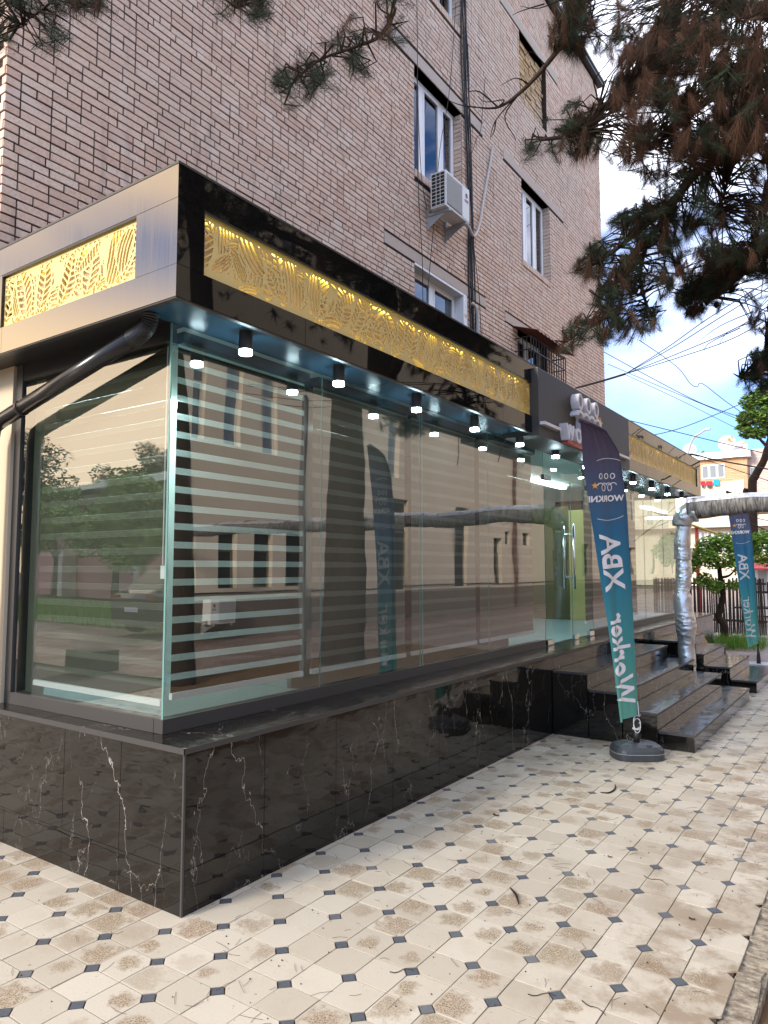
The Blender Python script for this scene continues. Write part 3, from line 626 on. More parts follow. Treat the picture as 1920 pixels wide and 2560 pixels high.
# gold fretwork
def fretwork(length, height, h=.0042, seed=3):
    rr = random.Random(seed); nx_, ny_ = int(length/h), int(height/h)
    X, Y = np.meshgrid((np.arange(nx_)+.5)*h, (np.arange(ny_)+.5)*h); fld = np.ones((ny_, nx_))   # 1 = sheet, 0 = slot
    def leaf(cx, cy, ang, ln, wd, kind, n):
        c, s = math.cos(ang), math.sin(ang); a = (X-cx)*c+(Y-cy)*s; b = -(X-cx)*s+(Y-cy)*c
        t = a/ln; b = b+wd*.35*np.sin(t*3.0)
        hw = wd*np.clip(np.sin(np.clip(t, 0, 1)*math.pi), 0, 1)**.75*(1.1-.35*t)+1e-6
        q = np.abs(b)/hw; ins = (t > 0) & (t < 1) & (q < 1)
        out = (t > -.02) & (t < 1.02) & (np.abs(b) < hw+.008)
        fld[out] = 1
        if kind == 0: slot = ins & (q > .10) & (q < .9) & (np.mod(t*n-q*1.1*(hw/wd), 1) < .68) & (t > .04) & (t < .96)
        else: slot = ins & (np.mod((b+wd)/(2*wd)*n*.62, 1) < .66) & (q < .93) & (t > .05) & (t < .95)
        fld[slot] = 0
    x = -.1
    items = []
    while x < length+.1:
        items.append((x, rr.uniform(0, .05), R(rr.uniform(60, 118)), rr.uniform(.30, .40), rr.uniform(.068, .10), rr.choice([0, 0, 1]), rr.randint(9, 12)))
        items.append((x+rr.uniform(.0, .08), height-rr.uniform(-.02, .03), R(rr.uniform(-150, -30)), rr.uniform(.24, .32), rr.uniform(.06, .09), rr.choice([0, 1]), rr.randint(8, 10)))
        items.append((x+rr.uniform(.0, .1), rr.uniform(.02, .07), R(rr.uniform(-25, 205)), rr.uniform(.16, .24), rr.uniform(.035, .055), rr.choice([0, 1]), rr.randint(7, 10)))
        items.append((x+rr.uniform(0, .1), height-rr.uniform(.02, .09), R(rr.uniform(-30, 210)), rr.uniform(.14, .2), rr.uniform(.03, .05), rr.choice([0, 1]), rr.randint(6, 9)))
        x += rr.uniform(.100, .135)
    rr.shuffle(items)
    for it in items: leaf(*it)
    fld[:2] = 1; fld[-3:] = 1; fld[:, :2] = 1; fld[:, -2:] = 1
    p = np.pad(fld, 1, mode='edge'); fld = (p[1:-1, 1:-1]*4+p[:-2, 1:-1]+p[2:, 1:-1]+p[1:-1, :-2]+p[1:-1, 2:])/8
    # marching squares on the cell-centre lattice
    vid = {}; V = []; F = []
    def vert(key, x, y):
        i = vid.get(key)
        if i is None: i = vid[key] = len(V); V.append((x, y))
        return i
    ins = fld > .5; H_, W_ = fld.shape
    full = ins[:-1, :-1] & ins[1:, :-1] & ins[:-1, 1:] & ins[1:, 1:]
    some = (ins[:-1, :-1] | ins[1:, :-1] | ins[:-1, 1:] | ins[1:, 1:]) & ~full
    P = lambda i, j: vert((i, j), i*h, j*h)
    def E(i0, j0, i1, j1):
        a, b = fld[j0, i0], fld[j1, i1]; t = (a-.5)/(a-b); return vert((i0, j0, i1, j1), (i0+(i1-i0)*t)*h, (j0+(j1-j0)*t)*h)
    rim = []
    for j in range(H_-1):
        i = 0; rowf = full[j]
        while i < W_-1:
            if rowf[i]:
                k = i
                while k < W_-1 and rowf[k]: k += 1
                F.append((P(i, j), P(k, j), P(k, j+1), P(i, j+1))); i = k
            else: i += 1
    for j, i in zip(*np.nonzero(some)):
        i = int(i); j = int(j)
        cs = [(i, j), (i+1, j), (i+1, j+1), (i, j+1)]; poly = []; cut = []
        for k in range(4):
            a, b = cs[k], cs[(k+1) % 4]; ia, ib = ins[a[1], a[0]], ins[b[1], b[0]]
            if ia: poly.append(P(*a))
            if ia != ib:
                key = (a, b) if a < b else (b, a)
                e = E(*key[0], *key[1]); poly.append(e); cut.append((e, ia))
        if len(poly) >= 3: F.append(tuple(poly))
        if len(cut) == 2: rim.append((cut[0][0], cut[1][0]))
    return V, F, rim, (W_-1)*h, (H_-1)*h
FV, FF, FR, fw_, fh_ = fretwork(4.13, PZ1-PZ0)
SV, SF, SR, sw_, sh_ = fretwork(1.31, PZ1-PZ0, seed=11)
def screen(label, fnV, V, F, rim, flip):
    sc = MB()
    pts = [fnV(x, y, 0) for x, y in V]; n = len(pts)
    sc.add(pts+[fnV(x, y, -.009) for x, y in V], [(f_ if not flip else f_[::-1]) for f_ in F]+[(a, b, b+n, a+n) for a, b in rim])
    o = sc.build('gold_screen', M['gold'], shop); return o
def gold_section(kind, o0, V, F, rim, wd):
    if kind == 'x': fn = lambda x, y, d: (XS-.018+d, o0+x, PZ0+y)
    else: fn = lambda x, y, d: (o0+x, YS+.018-d, PZ0+y)
    s_ = screen('', fn, V, F, rim, False)
    P = lambda x, y, d: fn(x, y, d)
    bk = MB(); bk.quad(P(-.01, -.01, -.05), P(wd+.01, -.01, -.05), P(wd+.01, fh_+.03, -.05), P(-.01, fh_+.03, -.05)); bk.build('backing', M['goldback'], s_)
    ld = MB()
    for (a, b, c, d) in ((0, wd, fh_-.006, fh_+.004), (0, wd, .0, .008)):
        ld.add([P(a, c, -.028), P(b, c, -.028), P(b, d, -.028), P(a, d, -.028), P(a, c, -.04), P(b, c, -.04), P(b, d, -.04), P(a, d, -.04)], [(0, 1, 2, 3), (7, 6, 5, 4), (0, 4, 5, 1), (1, 5, 6, 2), (2, 6, 7, 3), (3, 7, 4, 0)])
    ld.build('led_strip', M['led'], s_)
    rv_ = MB()
    for a, b, c, d in ((-.012, wd+.012, fh_+.004, fh_+.02), (-.012, wd+.012, -.012, -.004), (-.012, -.002, -.004, fh_+.004), (wd+.002, wd+.012, -.004, fh_+.004)):
        rv_.add([P(a, c, .017), P(b, c, .017), P(b, d, .017), P(a, d, .017), P(a, c, -.06), P(b, c, -.06), P(b, d, -.06), P(a, d, -.06)], [(0, 1, 2, 3), (7, 6, 5, 4), (0, 4, 5, 1), (1, 5, 6, 2), (2, 6, 7, 3), (3, 7, 4, 0)])
    rv_.build('reveal', M['black'], s_)
gold_section('x', 2.325, FV, FF, FR, fw_); gold_section('x', 9.49, FV, FF, FR, fw_); gold_section('y', -4.315, SV, SF, SR, sw_)
# glazing
ZG0, ZG1 = ZL+.06, ZF0+.015
JO = [YG+.004, 3.656, 4.886, 6.095, 7.44]
for k, (a, b) in enumerate(zip(JO, JO[1:])):
    p_ = MB().box(XG-.010, XG, a+.002+(.03 if k == 3-1+9 else 0), b-.002, ZG0, ZG1).build('glass_pane', M['glass'], shop)
    MB().box(XG-.0095, XG-.0005, b-.0018, b+.0012, ZG0, ZG1).build('glass_joint', M['edge'], shop)
MB().box(XG-.0095, XG-.0005, 4.922, 4.925, ZG0, ZG1).build('glass_joint', M['edge'], shop)
for a, b in ((8.98, 10.2), (10.2, 11.4), (11.4, 12.55), (12.55, 13.5)):
    MB().box(XG-.010, XG, a+.002, b-.002, ZG0, ZG1).build('glass_pane', M['glass'], shop); MB().box(XG-.0095, XG-.0005, b-.0018, b+.0012, ZG0, ZG1).build('glass_joint', M['edge'], shop)
MB().box(-4.5, XG-.012, YG, YG+.010, ZG0, ZG1).build('glass_pane', M['glass'], shop)
MB().box(XG-.012, XG+.001, YG-.001, YG+.0035, ZG0, ZG1).build('glass_joint', M['edge'], shop)
MB().box(-4.5, XG-.012, 13.5, 13.51, ZG0, ZG1).build('glass_pane', M['glass'], shop)
# glass door and fixed leaf
ZD1 = 2.62
tr_ = MB().box(XG-.010, XG, 7.452, 8.978, ZD1+.006, ZG1).build('transom_pane', M['doorglass'], shop)
dr = MB().box(XG-.010, XG, 7.455, 8.262, ZL+.012, ZD1).build('glass_door', M['doorglass'], shop)
MB().box(XG-.0095, XG-.0005, 8.262, 8.266, ZL+.012, ZD1).build('glass_edge', M['edge'], dr)
MB().box(XG-.010, XG, 8.274, 8.978, ZL+.012, ZD1).build('glass_door', M['doorglass'], shop)
for yy, ww, zz in ((7.455, .17, ZL+.008), (8.80, .16, ZL+.008), (7.42, .20, ZD1-.045), (8.80, .17, ZD1-.045), (8.274, .13, ZL+.008)):
    MB().box(XG-.026, XG+.016, yy, yy+ww, zz, zz+.055).build('patch_fitting', M['chrome'] if zz < 1 else M['black'], dr)
for sx in (.055, -.065):
    h_ = MB().tube([(XG+sx, 8.19, 1.36), (XG+sx, 8.19, 2.12)], .014, 12).build('door_handle', M['chrome'], dr, True)
hc = MB()
for zz in (1.50, 2.0): hc.tube([(XG-.065, 8.19, zz), (XG+.055, 8.19, zz)], .009, 8)
hc.build('handle_spacer', M['chrome'], dr)
# room behind the glass
MB().box(XB+.02, XG-.065, YG+.12, YE-.06, ZL+.001, ZL+.006).build('room_floor', M['roomfloor'], shop)
MB().box(XB+.02, XB+.06, YG+.12, YE-.06, ZL+.007, ZF0+.05).build('room_wall', M['roomwall'], shop)
MB().box(XB+.07, XG-.42, 3.80, 3.84, ZL+.007, ZF0+.05).build('partition', M['roomwall'], shop)
MB().box(-4.72, -4.585, YG+.02, YW, ZL+.007, ZF0+.05).build('room_wall', M['dark'], shop) if False else None
MB().box(XB+.07, XG-.30, 7.10, 7.14, ZL+.007, ZF0+.05).build('partition', M['dark'], shop)
MB().box(-5.3, -4.262, 11.40, 11.44, ZL+.007, 2.62).build('ribbed_panel', M['rib'], shop)
MB().box(-4.25, -3.95, 11.40, 11.44, ZL+.007, 2.55).build('ribbed_panel', M['rib_lit'], shop)
for (x0, x1, y0, y1, mm_) in ((-5.3, -4.6, 3.15, 3.75, 'roomlamp'), (-5.2, -3.6, 7.20, 7.50, 'roomlamp'), (-4.4, -4.1, 5.2, 5.5, 'roomlamp2'), (-4.30, -4.20, 9.2, 11.2, 'roomlamp')):  # last lamp in the list is added to brighten the ribbed panels
    MB().box(x0, x1, y0, y1, ZF0-.0, ZF0+.045).build('ceiling_lamp', M[mm_], shop)
MB().box(-9, -4.582, YG-.03, YG+.25, ZL-.02, ZF0+.03).build('rendered_wall', M['beige'], shop)

# roller blinds with dark and sheer bands
def blind(name, label, a, b, axis, dark, sheer, z0=.90, z1=2.84, rail=True):
    o = thing(name, label, 'blind', (XG-.12, a, z0) if axis == 'x' else (a, YG+.11, z0), 'banded roller blinds behind the shop glass')
    def bx(p, q, t0, t1, z0_, z1_): return MB().box(XG-.12+t0, XG-.12+t1, p, q, z0_, z1_) if axis == 'x' else MB().box(p, q, YG+.11-t1, YG+.11-t0, z0_, z1_)
    z = z0+.035; k = 0
    while z < z1:
        bx(a, b, 0, .0015, z, min(z+.0655, z1)).build('fabric_band', M[dark], o)
        if z+.066 < z1: bx(a, b, .0002, .0012, z+.066, min(z+.1005, z1)).build('sheer_band', M[sheer], o)
        z += .1013
    bx(a, b, -.012, .014, z0, z0+.033).build('bottom_rail', M['white'], o)
    bx(a, b, -.03, .05, z1+.001, ZF0+.018).build('headbox', M['dark_frame'], o)
    return o
blind('roller_blind', 'dark banded blind with glowing sheer stripes in the corner street window', YG+.14, 3.61, 'x', 'bandfab', 'sheer')
blind('roller_blind', 'taupe banded blind in the pane just right of the corner street window', 3.70, 4.84, 'x', 'bandfab2', 'sheer2')
blind('roller_blind', 'taupe banded blind in the middle pane between two glass seams', 4.94, 6.05, 'x', 'bandfab2', 'sheer2')
blind('roller_blind', 'taupe banded blind in the pane directly beside the open doorway', 6.14, 7.38, 'x', 'bandfab2', 'sheer2')
blind('roller_blind', 'taupe banded blind beyond the door behind the leaning flag', 9.03, 10.15, 'x', 'bandfab2', 'sheer2')
blind('roller_blind', 'taupe banded blind in the far pane beside the foil wrapped pipe', 10.25, 11.35, 'x', 'bandfab2', 'sheer2')
ob = blind('roller_blind', 'olive banded blind in the side window under the black drainpipe', -4.44, -3.20, 'y', 'bandfab3', 'sheer3', z0=.87)
ch = MB(); ch.tube([(-3.175, YG+.075, 1.62), (-3.175, YG+.075, 2.84)], .0035, 6); ch.tube([(-3.150, YG+.075, 1.62), (-3.150, YG+.075, 2.84)], .0035, 6); ch.build('bead_chain', M['white'], ob)
MB().box(-3.182, -3.143, YG+.066, YG+.084, 1.545, 1.615).build('chain_weight', M['white'], ob)

# downlights under the soffit
def downlight(y, label):
    o = thing('downlight', label, 'downlight', (-2.85, y, 2.79), 'black cylinder downlights under the shop soffit')
    MB().cyl(-2.85, y, 2.800, ZF0+.019, .038, 20).build('housing', M['blackplastic'], o, False)
    MB().cyl(-2.85, y, 2.777, 2.7995, .036, 20).build('lamp_disc', M['lamp'], o)
    return o
d0 = downlight(2.755, 'lit black downlight closest to the shop corner')
LB = ['second lit downlight from the shop corner', 'third lit downlight from the shop corner, above the second glass seam', 'fourth lit downlight from the shop corner', 'fifth lit downlight, before the door closer',
      'lit downlight over the left edge of the glass door', 'lit downlight over the door, touching the flag edge', 'lit downlight hidden behind the feather flag', 'first lit downlight right of the large flag', 'second lit downlight right of the large flag',
      'third lit downlight right of the large flag, left of the pipe', 'last lit downlight, above the foil pipe elbow']
for y, lb in zip([3.58, 4.52, 5.45, 6.38, 7.30, 8.25, 9.2, 10.16, 11.13, 12.08, 13.07], LB):
    dup(d0, (-2.85, y, 2.79), lb, 'black cylinder downlights under the shop soffit')

hgw = thing('hanging_wire', 'loose black wire dangling from the soffit between the downlights', 'wire', (-2.80, 5.95, 2.9))
MB().tube(smooth_path([(-2.78, 6.02, 2.93), (-2.80, 5.98, 2.80), (-2.83, 5.93, 2.68), (-2.84, 5.88, 2.56)], 5) if 'smooth_path' in globals() else [(-2.78, 6.02, 2.93), (-2.80, 5.98, 2.80), (-2.83, 5.93, 2.68), (-2.84, 5.88, 2.56)], .0045, 6).build('wire', M['wire'], hgw)
# ================================================================== SIGN BOARD
sg = thing('shop_sign', 'grey sign board with raised white lettering and ring logo above the shop door', 'sign', (-2.63, 7.8, 2.85))
MB().box(XS-.30, -2.63, 6.33, 9.25, 2.855, 3.492).build('board', M['signgrey'], sg)
MB().box(XS-.31, -2.629, 6.325, 9.255, 3.493, 3.50).build('board_edge', M['black'], sg)
XSG = -2.63
def solid_text(body, size, y0, z0, depth, m_, parent, name, bold=.012, xs=1.):
    v, f = text_mesh(body, size, bold); n = len(v)
    V = [(XSG+depth, y0+a*xs, z0+b) for a, b in v]+[(XSG+.0015, y0+a*xs, z0+b) for a, b in v]
    ed = {}
    for q in f:
        for a, b in zip(q, q[1:]+q[:1]): ed[(a, b)] = 1
    rim = [(a, b) for a, b in ed if (b, a) not in ed]
    F = list(f)+[(a, a+n, b+n, b) for a, b in rim]
    mb = MB(); mb.add(V, F); return mb.build(name, m_, parent)
y = 6.83
for ch_ in 'WORKNET':
    v, f = text_mesh(ch_, .205, .008); wd = max(a for a, b in v)-min(a for a, b in v)
    solid_text(ch_, .205, y-min(a for a, b in v)*.95, 2.895, .085, M['letter'], sg, 'letter', .008, .95); y += wd*.95+.045
MB().box(XSG+.001, XSG+.05, 6.20+.15, 6.77, 2.955, 2.985).build('light_bar', M['letter'], sg)
MB().box(XSG+.001, XSG+.05, 8.52, 9.12, 2.955, 2.985).build('light_bar', M['letter'], sg)
MB().box(XSG+.001, XSG+.06, 6.92, 8.30, 2.862, 2.885).build('red_bar', M['red'], sg)
def ring(cy_, cz, ry, rz, t, depth, n=24, a0=0, a1=2*math.pi):
    g = MB(); full_ = abs(a1-a0) > 6.2; k = n if full_ else n+1; V = []
    for i in range(k):
        th = a0+(a1-a0)*i/n
        for rr, x in ((1, depth), (0, depth), (1, .0015), (0, .0015)):
            V.append((XSG+x, cy_+math.cos(th)*(ry-(0 if rr else t)), cz+math.sin(th)*(rz-(0 if rr else t))))
    F = []
    for i in range(n):
        a = 4*i; b = 4*((i+1) % k); F += [(a, b, b+1, a+1), (a+2, b+2, b, a), (a+1, b+1, b+3, a+3)]
    if not full_: F += [(0, 1, 3, 2), (4*n, 4*n+2, 4*n+3, 4*n+1)]
    return g.add(V, F)
for cy_ in (7.25, 7.50, 7.75): ring(cy_, 3.335, .075, .088, .032, .085).build('logo_ring', M['letter'], sg)
for cy_ in (7.20, 7.38, 7.56, 7.74): ring(cy_+.05, 3.165, .105, .085, .034, .085, 14, R(10), R(170)).build('logo_wave', M['letter'], sg)
for cy_ in (7.38, 7.62): ring(cy_, 3.12, .07, .08, .03, .06).build('logo_ring', M['letter'], sg)
def star(cy_, cz, r, depth):
    g = MB(); V = []
    for x in (depth, .0015):
        for i in range(10):
            rr = r if i % 2 == 0 else r*.42; th = R(90)+i*math.pi/5; V.append((XSG+x, cy_+math.cos(th)*rr, cz+math.sin(th)*rr))
    return g.add(V, [tuple(range(10))]+[(10+i, 10+(i+1) % 10, (i+1) % 10, i) for i in range(10)])
star(7.93, 3.215, .075, .07).build('logo_star', M['orange'], sg)

# ================================================================== STAIRS
def stairs(label, y0, y1):
    o = thing('staircase', label, 'staircase', (-2.37, (y0+y1)/2, 0), 'black marble stair flights in front of the shop')
    xs = [XP+.004, -2.372, -2.055, -1.740, -1.432]; zs = [.610, .457, .305, .152]
    for k in range(4):
        st = MB().box(xs[k]+.003, xs[k+1]-.006, y0+.006, y1-.006, 0 if k == 3 else -.02, zs[k]-.020).build('step', M['marble'], o)
        mid = (y0+y1)/2
        for a, b in ((y0, mid-.001), (mid+.001, y1)):
            MB().box(xs[k]-(.0 if k else -.004), xs[k+1], a, b, zs[k]-.0195, zs[k]).build('tread', M['marble_wet'], st)
        n_ = MB().box(xs[k+1]+.0004, xs[k+1]+.003, y0-.002, y1+.002, zs[k]-.021, zs[k]+.0012); n_.box(xs[k]+.01, xs[k+1], y0-.0035, y0-.0005, zs[k]-.021, zs[k]+.0012)
        n_.build('nosing', M['dark_frame'], st)
    return o
stairs('wide four step black marble flight behind the large feather flag', 6.78, 9.82)
stairs('narrower black marble flight beyond the foil wrapped pipe', 10.43, 12.03)
cbd = thing('cardboard_piece', 'brown board offcut leaning on the plinth beyond the second stair flight', 'board', (-2.6, 12.7, .1))
b_ = MB(); b_.add([(-2.68, 12.62, .62), (-2.60, 12.80, .60), (-2.30, 12.86, .0), (-2.38, 12.66, .0), (-2.66, 12.64, .635), (-2.58, 12.82, .615), (-2.28, 12.88, .01), (-2.36, 12.68, .01)], [(3, 2, 1, 0), (4, 5, 6, 7), (0, 1, 5, 4), (1, 2, 6, 5), (2, 3, 7, 6), (3, 0, 4, 7)])
b_.build('board', mat('cardboard', (.36, .22, .14), .8), cbd)

# ================================================================== FEATHER FLAGS
def flag_mat():
    m = mat('flag_fabric', (.1, .3, .5), .55, spec=.3); g = G(m); a = g.n('ShaderNodeAttribute', attribute_name='cell').outputs['Vector']
    z = g.n('ShaderNodeSeparateXYZ', {0: a}).outputs[2]
    r = g.n('ShaderNodeValToRGB', {'Fac': z}); e = r.color_ramp.elements
    e[0].position = 0; e[0].color = (.16, .47, .38, 1); e[1].position = 1; e[1].color = (.050, .032, .060, 1)
    for p, c in ((.22, (.085, .38, .38)), (.45, (.040, .25, .38)), (.62, (.032, .165, .32)), (.76, (.075, .115, .22)), (.88, (.080, .066, .12))):
        q = e.new(p); q.color = (*c, 1)
    g.col(r.outputs['Color'])
    t = m.node_tree; tr = t.nodes.new('ShaderNodeBsdfTranslucent'); t.links.new(r.outputs['Color'], tr.inputs['Color']); mx_ = t.nodes.new('ShaderNodeMixShader'); mx_.inputs[0].default_value = .35
    o = t.nodes['Material Output']; t.links.new(g.b.outputs[0], mx_.inputs[1]); t.links.new(tr.outputs[0], mx_.inputs[2]); t.links.new(mx_.outputs[0], o.inputs['Surface']); return m
M['flag'] = flag_mat(); M['print'] = mat('white_print', (.74, .76, .80), .6); M['printo'] = mat('orange_print', (.75, .40, .08), .6)
def flag(label, bx_, by_, yawdir, base, seed, hs=1.0, plane=None):
    o = thing('feather_flag', label, 'feather flag', (bx_, by_, 0), 'blue green feather flags along the pavement')
    ax = Vector((math.cos(yawdir), math.sin(yawdir), 0)); nm = Vector((math.sin(yawdir), -math.cos(yawdir), 0))  # nm points to the viewer
    if plane is not None: pn = Vector((math.sin(plane), -math.cos(plane), 0))
    def onplane(p):                             # swing the cloth about the pole into its own vertical plane
        if plane is None: return p, nm
        c = Vector((0, 0, CAMH)); b = Vector((bx_, by_, 0)); t = (b-c).dot(pn)/((p-c).dot(pn)); return c+(p-c)*t, pn
    ZR = [.30, 1.33, 2.18, 2.62, 2.81, 2.905]; AR = [0, -.024, -.05, -.105, -.215, -.432]
    ZLf = [.30, 1.13, 1.91, 2.52, 2.905]; AL = [-.172, -.245, -.33, -.408, -.436]
    xr = lambda z: float(np.interp(z, ZR, AR)); xl = lambda z: float(np.interp(z, ZLf, AL))
    def P(s, v, e=0.):
        """s 0 (pole) .. 1 (free edge), v 0..1"""
        zb = .355-.06*s; z = zb+(2.905-zb)*v
        a = xr(z)+(xl(z)-xr(z))*s
        fold = .030*math.sin(s*7.5+v*2.2+seed)*(.25+.75*(1-v))*min(1, s*4)+.016*math.sin(s*14+v*5+seed*2)*(1-v)*min(1, s*3)+.02*s*math.sin(v*6+seed)
        fold += .014*math.sin((s*1.2+v*.55)*22)*max(0, v-.55)*min(1, s*3)
        p, n_ = onplane(Vector((bx_, by_, z*hs))+ax*a); p = p+n_*(fold*(1 if plane is None else .55)+.016+e); return tuple(p)
    nu, nv = 40, 150; V = []; A = []
    for j in range(nv+1):
        for i in range(nu+1): V.append(P(i/nu, j/nv)); A.append((0, 0, j/nv))
    bn = MB(); bn.add(V, [(j*(nu+1)+i, (j+1)*(nu+1)+i, (j+1)*(nu+1)+i+1, j*(nu+1)+i+1) for j in range(nv) for i in range(nu)])
    b_ = bn.build('banner', M['flag'], o, True); cell_attr(b_.data, A)
    hem = MB(); nh = 120; V = []
    pole_pts = []
    zz = [i/60*2.9 for i in range(61)]
    for z in zz:
        if z > .13: pole_pts.append(tuple(onplane(Vector((bx_, by_, z*hs))+ax*(xr(max(z, .3))))[0]))
    MB().tube(pole_pts, [.013-.006*i/len(pole_pts) for i in range(len(pole_pts))], 8).build('pole', M['blackplastic'], o, True)
    hp = [p for p in pole_pts if p[2] > .37*hs]
    h_ = MB().tube(hp, .021, 10).build('pole_sleeve', M['flag'], o, True); cell_attr(h_.data, [(0, 0, (v.co.z/hs-.33)/2.58) for v in h_.data.vertices])
    def toSV(a, z):                             # a: metres from the pole edge (negative to the free edge)
        v = (z-.33)/(2.905-.33); s = (a-xr(z))/(xl(z)-xr(z)-1e-9); return s, v
    def put(pts, faces, name, m_):
        mb = MB(); k = len(pts)
        for e in (.005, -.005):
            V = []
            for a, z in pts:
                s, v = toSV(a, z); V.append(P(min(max(s, 0), 1), v, e))
            mb.add(V, faces)
        return mb.build(name, m_, b_)
    # running text: letter baseline runs upward, tops toward the pole (mirrored, seen from the back)
    def run(body, z0, size, ac, bold):
        v, f = text_mesh(body, size, bold, fine=.02)
        pts = [(ac(z0+x)+(y-size*.35), z0+x) for x, y in v]; put(pts, f, 'print', M['print'])
    mid = lambda z: xr(z)+(xl(z)-xr(z))*.56
    k_ = 1.0 if plane is None else 1.12
    run('Worker', .45, .205*k_, mid, .0035*k_*k_); run('XBA', 1.42, .22*k_, mid, .004*k_*k_)
    # horizontal mirrored name and logo
    v, f = text_mesh('WORKNET', .072, .0025, fine=.015); zt = 2.185
    put([(-.085-x+.012, zt+y) for x, y in v if True], f, 'print', M['print'])
    def annulus(ca, cz, ra, rz, t, n=20, a0=0, a1=2*math.pi):
        V = []; F = []
        for i in range(n+1):
            th = a0+(a1-a0)*i/n
            V += [(ca+math.cos(th)*ra, cz+math.sin(th)*rz), (ca+math.cos(th)*(ra-t), cz+math.sin(th)*(rz-t))]
        F = [(2*i, 2*i+2, 2*i+3, 2*i+1) for i in range(n)]; return V, F
    ca = -.215
    for dx in (-.055, 0, .055): put(*annulus(ca+dx, 2.405, .019, .026, .007), 'print', M['print'])
    for dx in (-.062, -.021, .021, .062): put(*annulus(ca+dx, 2.325, .025, .024, .007, 12, R(0), R(180)), 'print', M['print'])
    for dx in (-.03, .03): put(*annulus(ca+dx, 2.305, .022, .032, .007), 'print', M['print'])
    put(*annulus(ca+.01, 2.29, .27, .272, .004, 26, R(62), R(112)), 'print', M['print']); put(*annulus(ca+.01, 2.29, .27, .272, .004, 26, R(248), R(298)), 'print', M['print'])
    st = [(ca-.105+math.cos(R(90)+i*math.pi/5)*(.033 if i % 2 == 0 else .013), 2.325+math.sin(R(90)+i*math.pi/5)*(.033 if i % 2 == 0 else .013)) for i in range(10)]
    put(st, [tuple(range(10))], 'logo_star', M['printo'])
    if base == 'tank':
        L_, W_, n = .215, .165, 24; prof = [(0.985, 0), (1.0, .012), (1.0, .052), (.985, .056), (1.0, .060), (.97, .085), (.86, .112), (.62, .128), (.34, .136), (.30, .128), (.12, .128)]
        ca_, sa = math.cos(R(10)), math.sin(R(10)); V = []
        for q, z in prof:
            for i in range(n):
                th = 2*math.pi*i/n; e = .62
                cx = math.copysign(abs(math.cos(th))**e, math.cos(th))*L_*q; cyy = math.copysign(abs(math.sin(th))**e, math.sin(th))*W_*q
                if .9 > q > .3 and i % 3 == 0: z2 = z-.004
                else: z2 = z
                p = ax*(cx)+nm*(cyy); V.append((bx_+p.x, by_+p.y, z2))
        k = len(prof); F = [(j*n+i, j*n+(i+1) % n, (j+1)*n+(i+1) % n, (j+1)*n+i) for j in range(k-1) for i in range(n)]+[tuple((k-1)*n+i for i in range(n)), tuple(range(n-1, -1, -1))]
        tk = MB(); tk.add(V, F); t_ = tk.build('base_tank', M['tank'], o)
        MB().tube([(bx_, by_, .128), (bx_, by_, .235)], [.026, .023], 14).build('spigot', M['blackplastic'], t_, True)
        q = nm*.115+ax*.07
        MB().tube([(bx_+q.x, by_+q.y, .10), (bx_+q.x, by_+q.y, .128)], .022, 12).build('filler_cap', M['tank'], t_)
        tr__ = MB(); V = []
        for i in range(41):
            th = 2*math.pi*i/40; e = .62
            p = ax*(math.copysign(abs(math.cos(th))**e, math.cos(th))*L_*1.003)+nm*(math.copysign(abs(math.sin(th))**e, math.sin(th))*W_*1.003); V.append((bx_+p.x, by_+p.y, .056))
        tr__.tube(V, .0022, 5).build('seam_line', mat('seam_grey', (.3, .3, .3), .6), t_)
        cd = [Vector((bx_, by_, .47))+ax*.012+nm*.02]
        for i in range(25):
            th = i/24*4*math.pi+1; cd.append(Vector((bx_, by_, .30))+ax*(.030*math.cos(th))+nm*(.026+.006*math.sin(th*2))+Vector((0, 0, .055*math.sin(th)-.002*i)))
        MB().tube([tuple(p) for p in cd], .0032, 6).build('white_cord', M['white'], o, True)
        cr_ = MB()
        for zz_ in (.236, .242): cr_.tube([tuple(Vector((bx_, by_, zz_))+ax*.027*math.cos(t)+nm*.027*math.sin(t)) for t in np.linspace(0, 2*math.pi, 17)], .004, 6)
        cr_.build('cord_wrap', M['white'], o, True)
    else:
        MB().box(bx_-.22, bx_+.22, by_-.22, by_+.22, 0, .03).build('base_plate', mat('pale_plate', (.5, .52, .54), .25), o)
        MB().tube([(bx_, by_, .03), (bx_, by_, .17), (bx_, by_, .30)], [.035, .026, .012], 12).build('spigot', M['blackplastic'], o, True)
    return o
M['tank'] = mat('tank_plastic', (.035, .042, .048), .42, spec=.4)
flag('large blue green feather flag on a black tank base in front of the stairs', -1.815, 6.366, YAW, 'tank', .6, plane=R(76))
flag('smaller looking feather flag far right beyond the foil pipe', -1.815, 13.50, YAW-R(4), 'plate', 2.2)

# ================================================================== FOIL PIPE
ip = thing('insulated_pipe', 'crumpled silver foil heating pipe rising by the stairs and crossing overhead', 'pipe', (-2.18, 10.08, 0))
P_ = []; R_ = []
for i in range(46):
    z = -.02+2.20*i/45; P_.append((-2.165-.05*math.sin(z*1.2)+.012*math.sin(z*9), 10.09+.02*math.sin(z*4), z))
    R_.append(.098+.018*math.exp(-((z-.95)/.28)**2)*1.6+.006*math.sin(z*17)-(.016 if abs((z*1.9) % 1-.5) < .04 else 0))
MB().tube(P_, R_, 22, True, .035).build('riser', M['foil'], ip, True)
el = []; er = []
for i in range(10):
    th = i/9*math.pi/2; el.append((-2.21+.19*(1-math.cos(th))*1.0, 10.10, 2.16+.20*math.sin(th)+.0)); er.append(.115+.03*math.sin(th))
MB().tube(el, er, 22, True, .12).build('elbow', M['foil'], ip, True)
run_ = []; rr_ = []
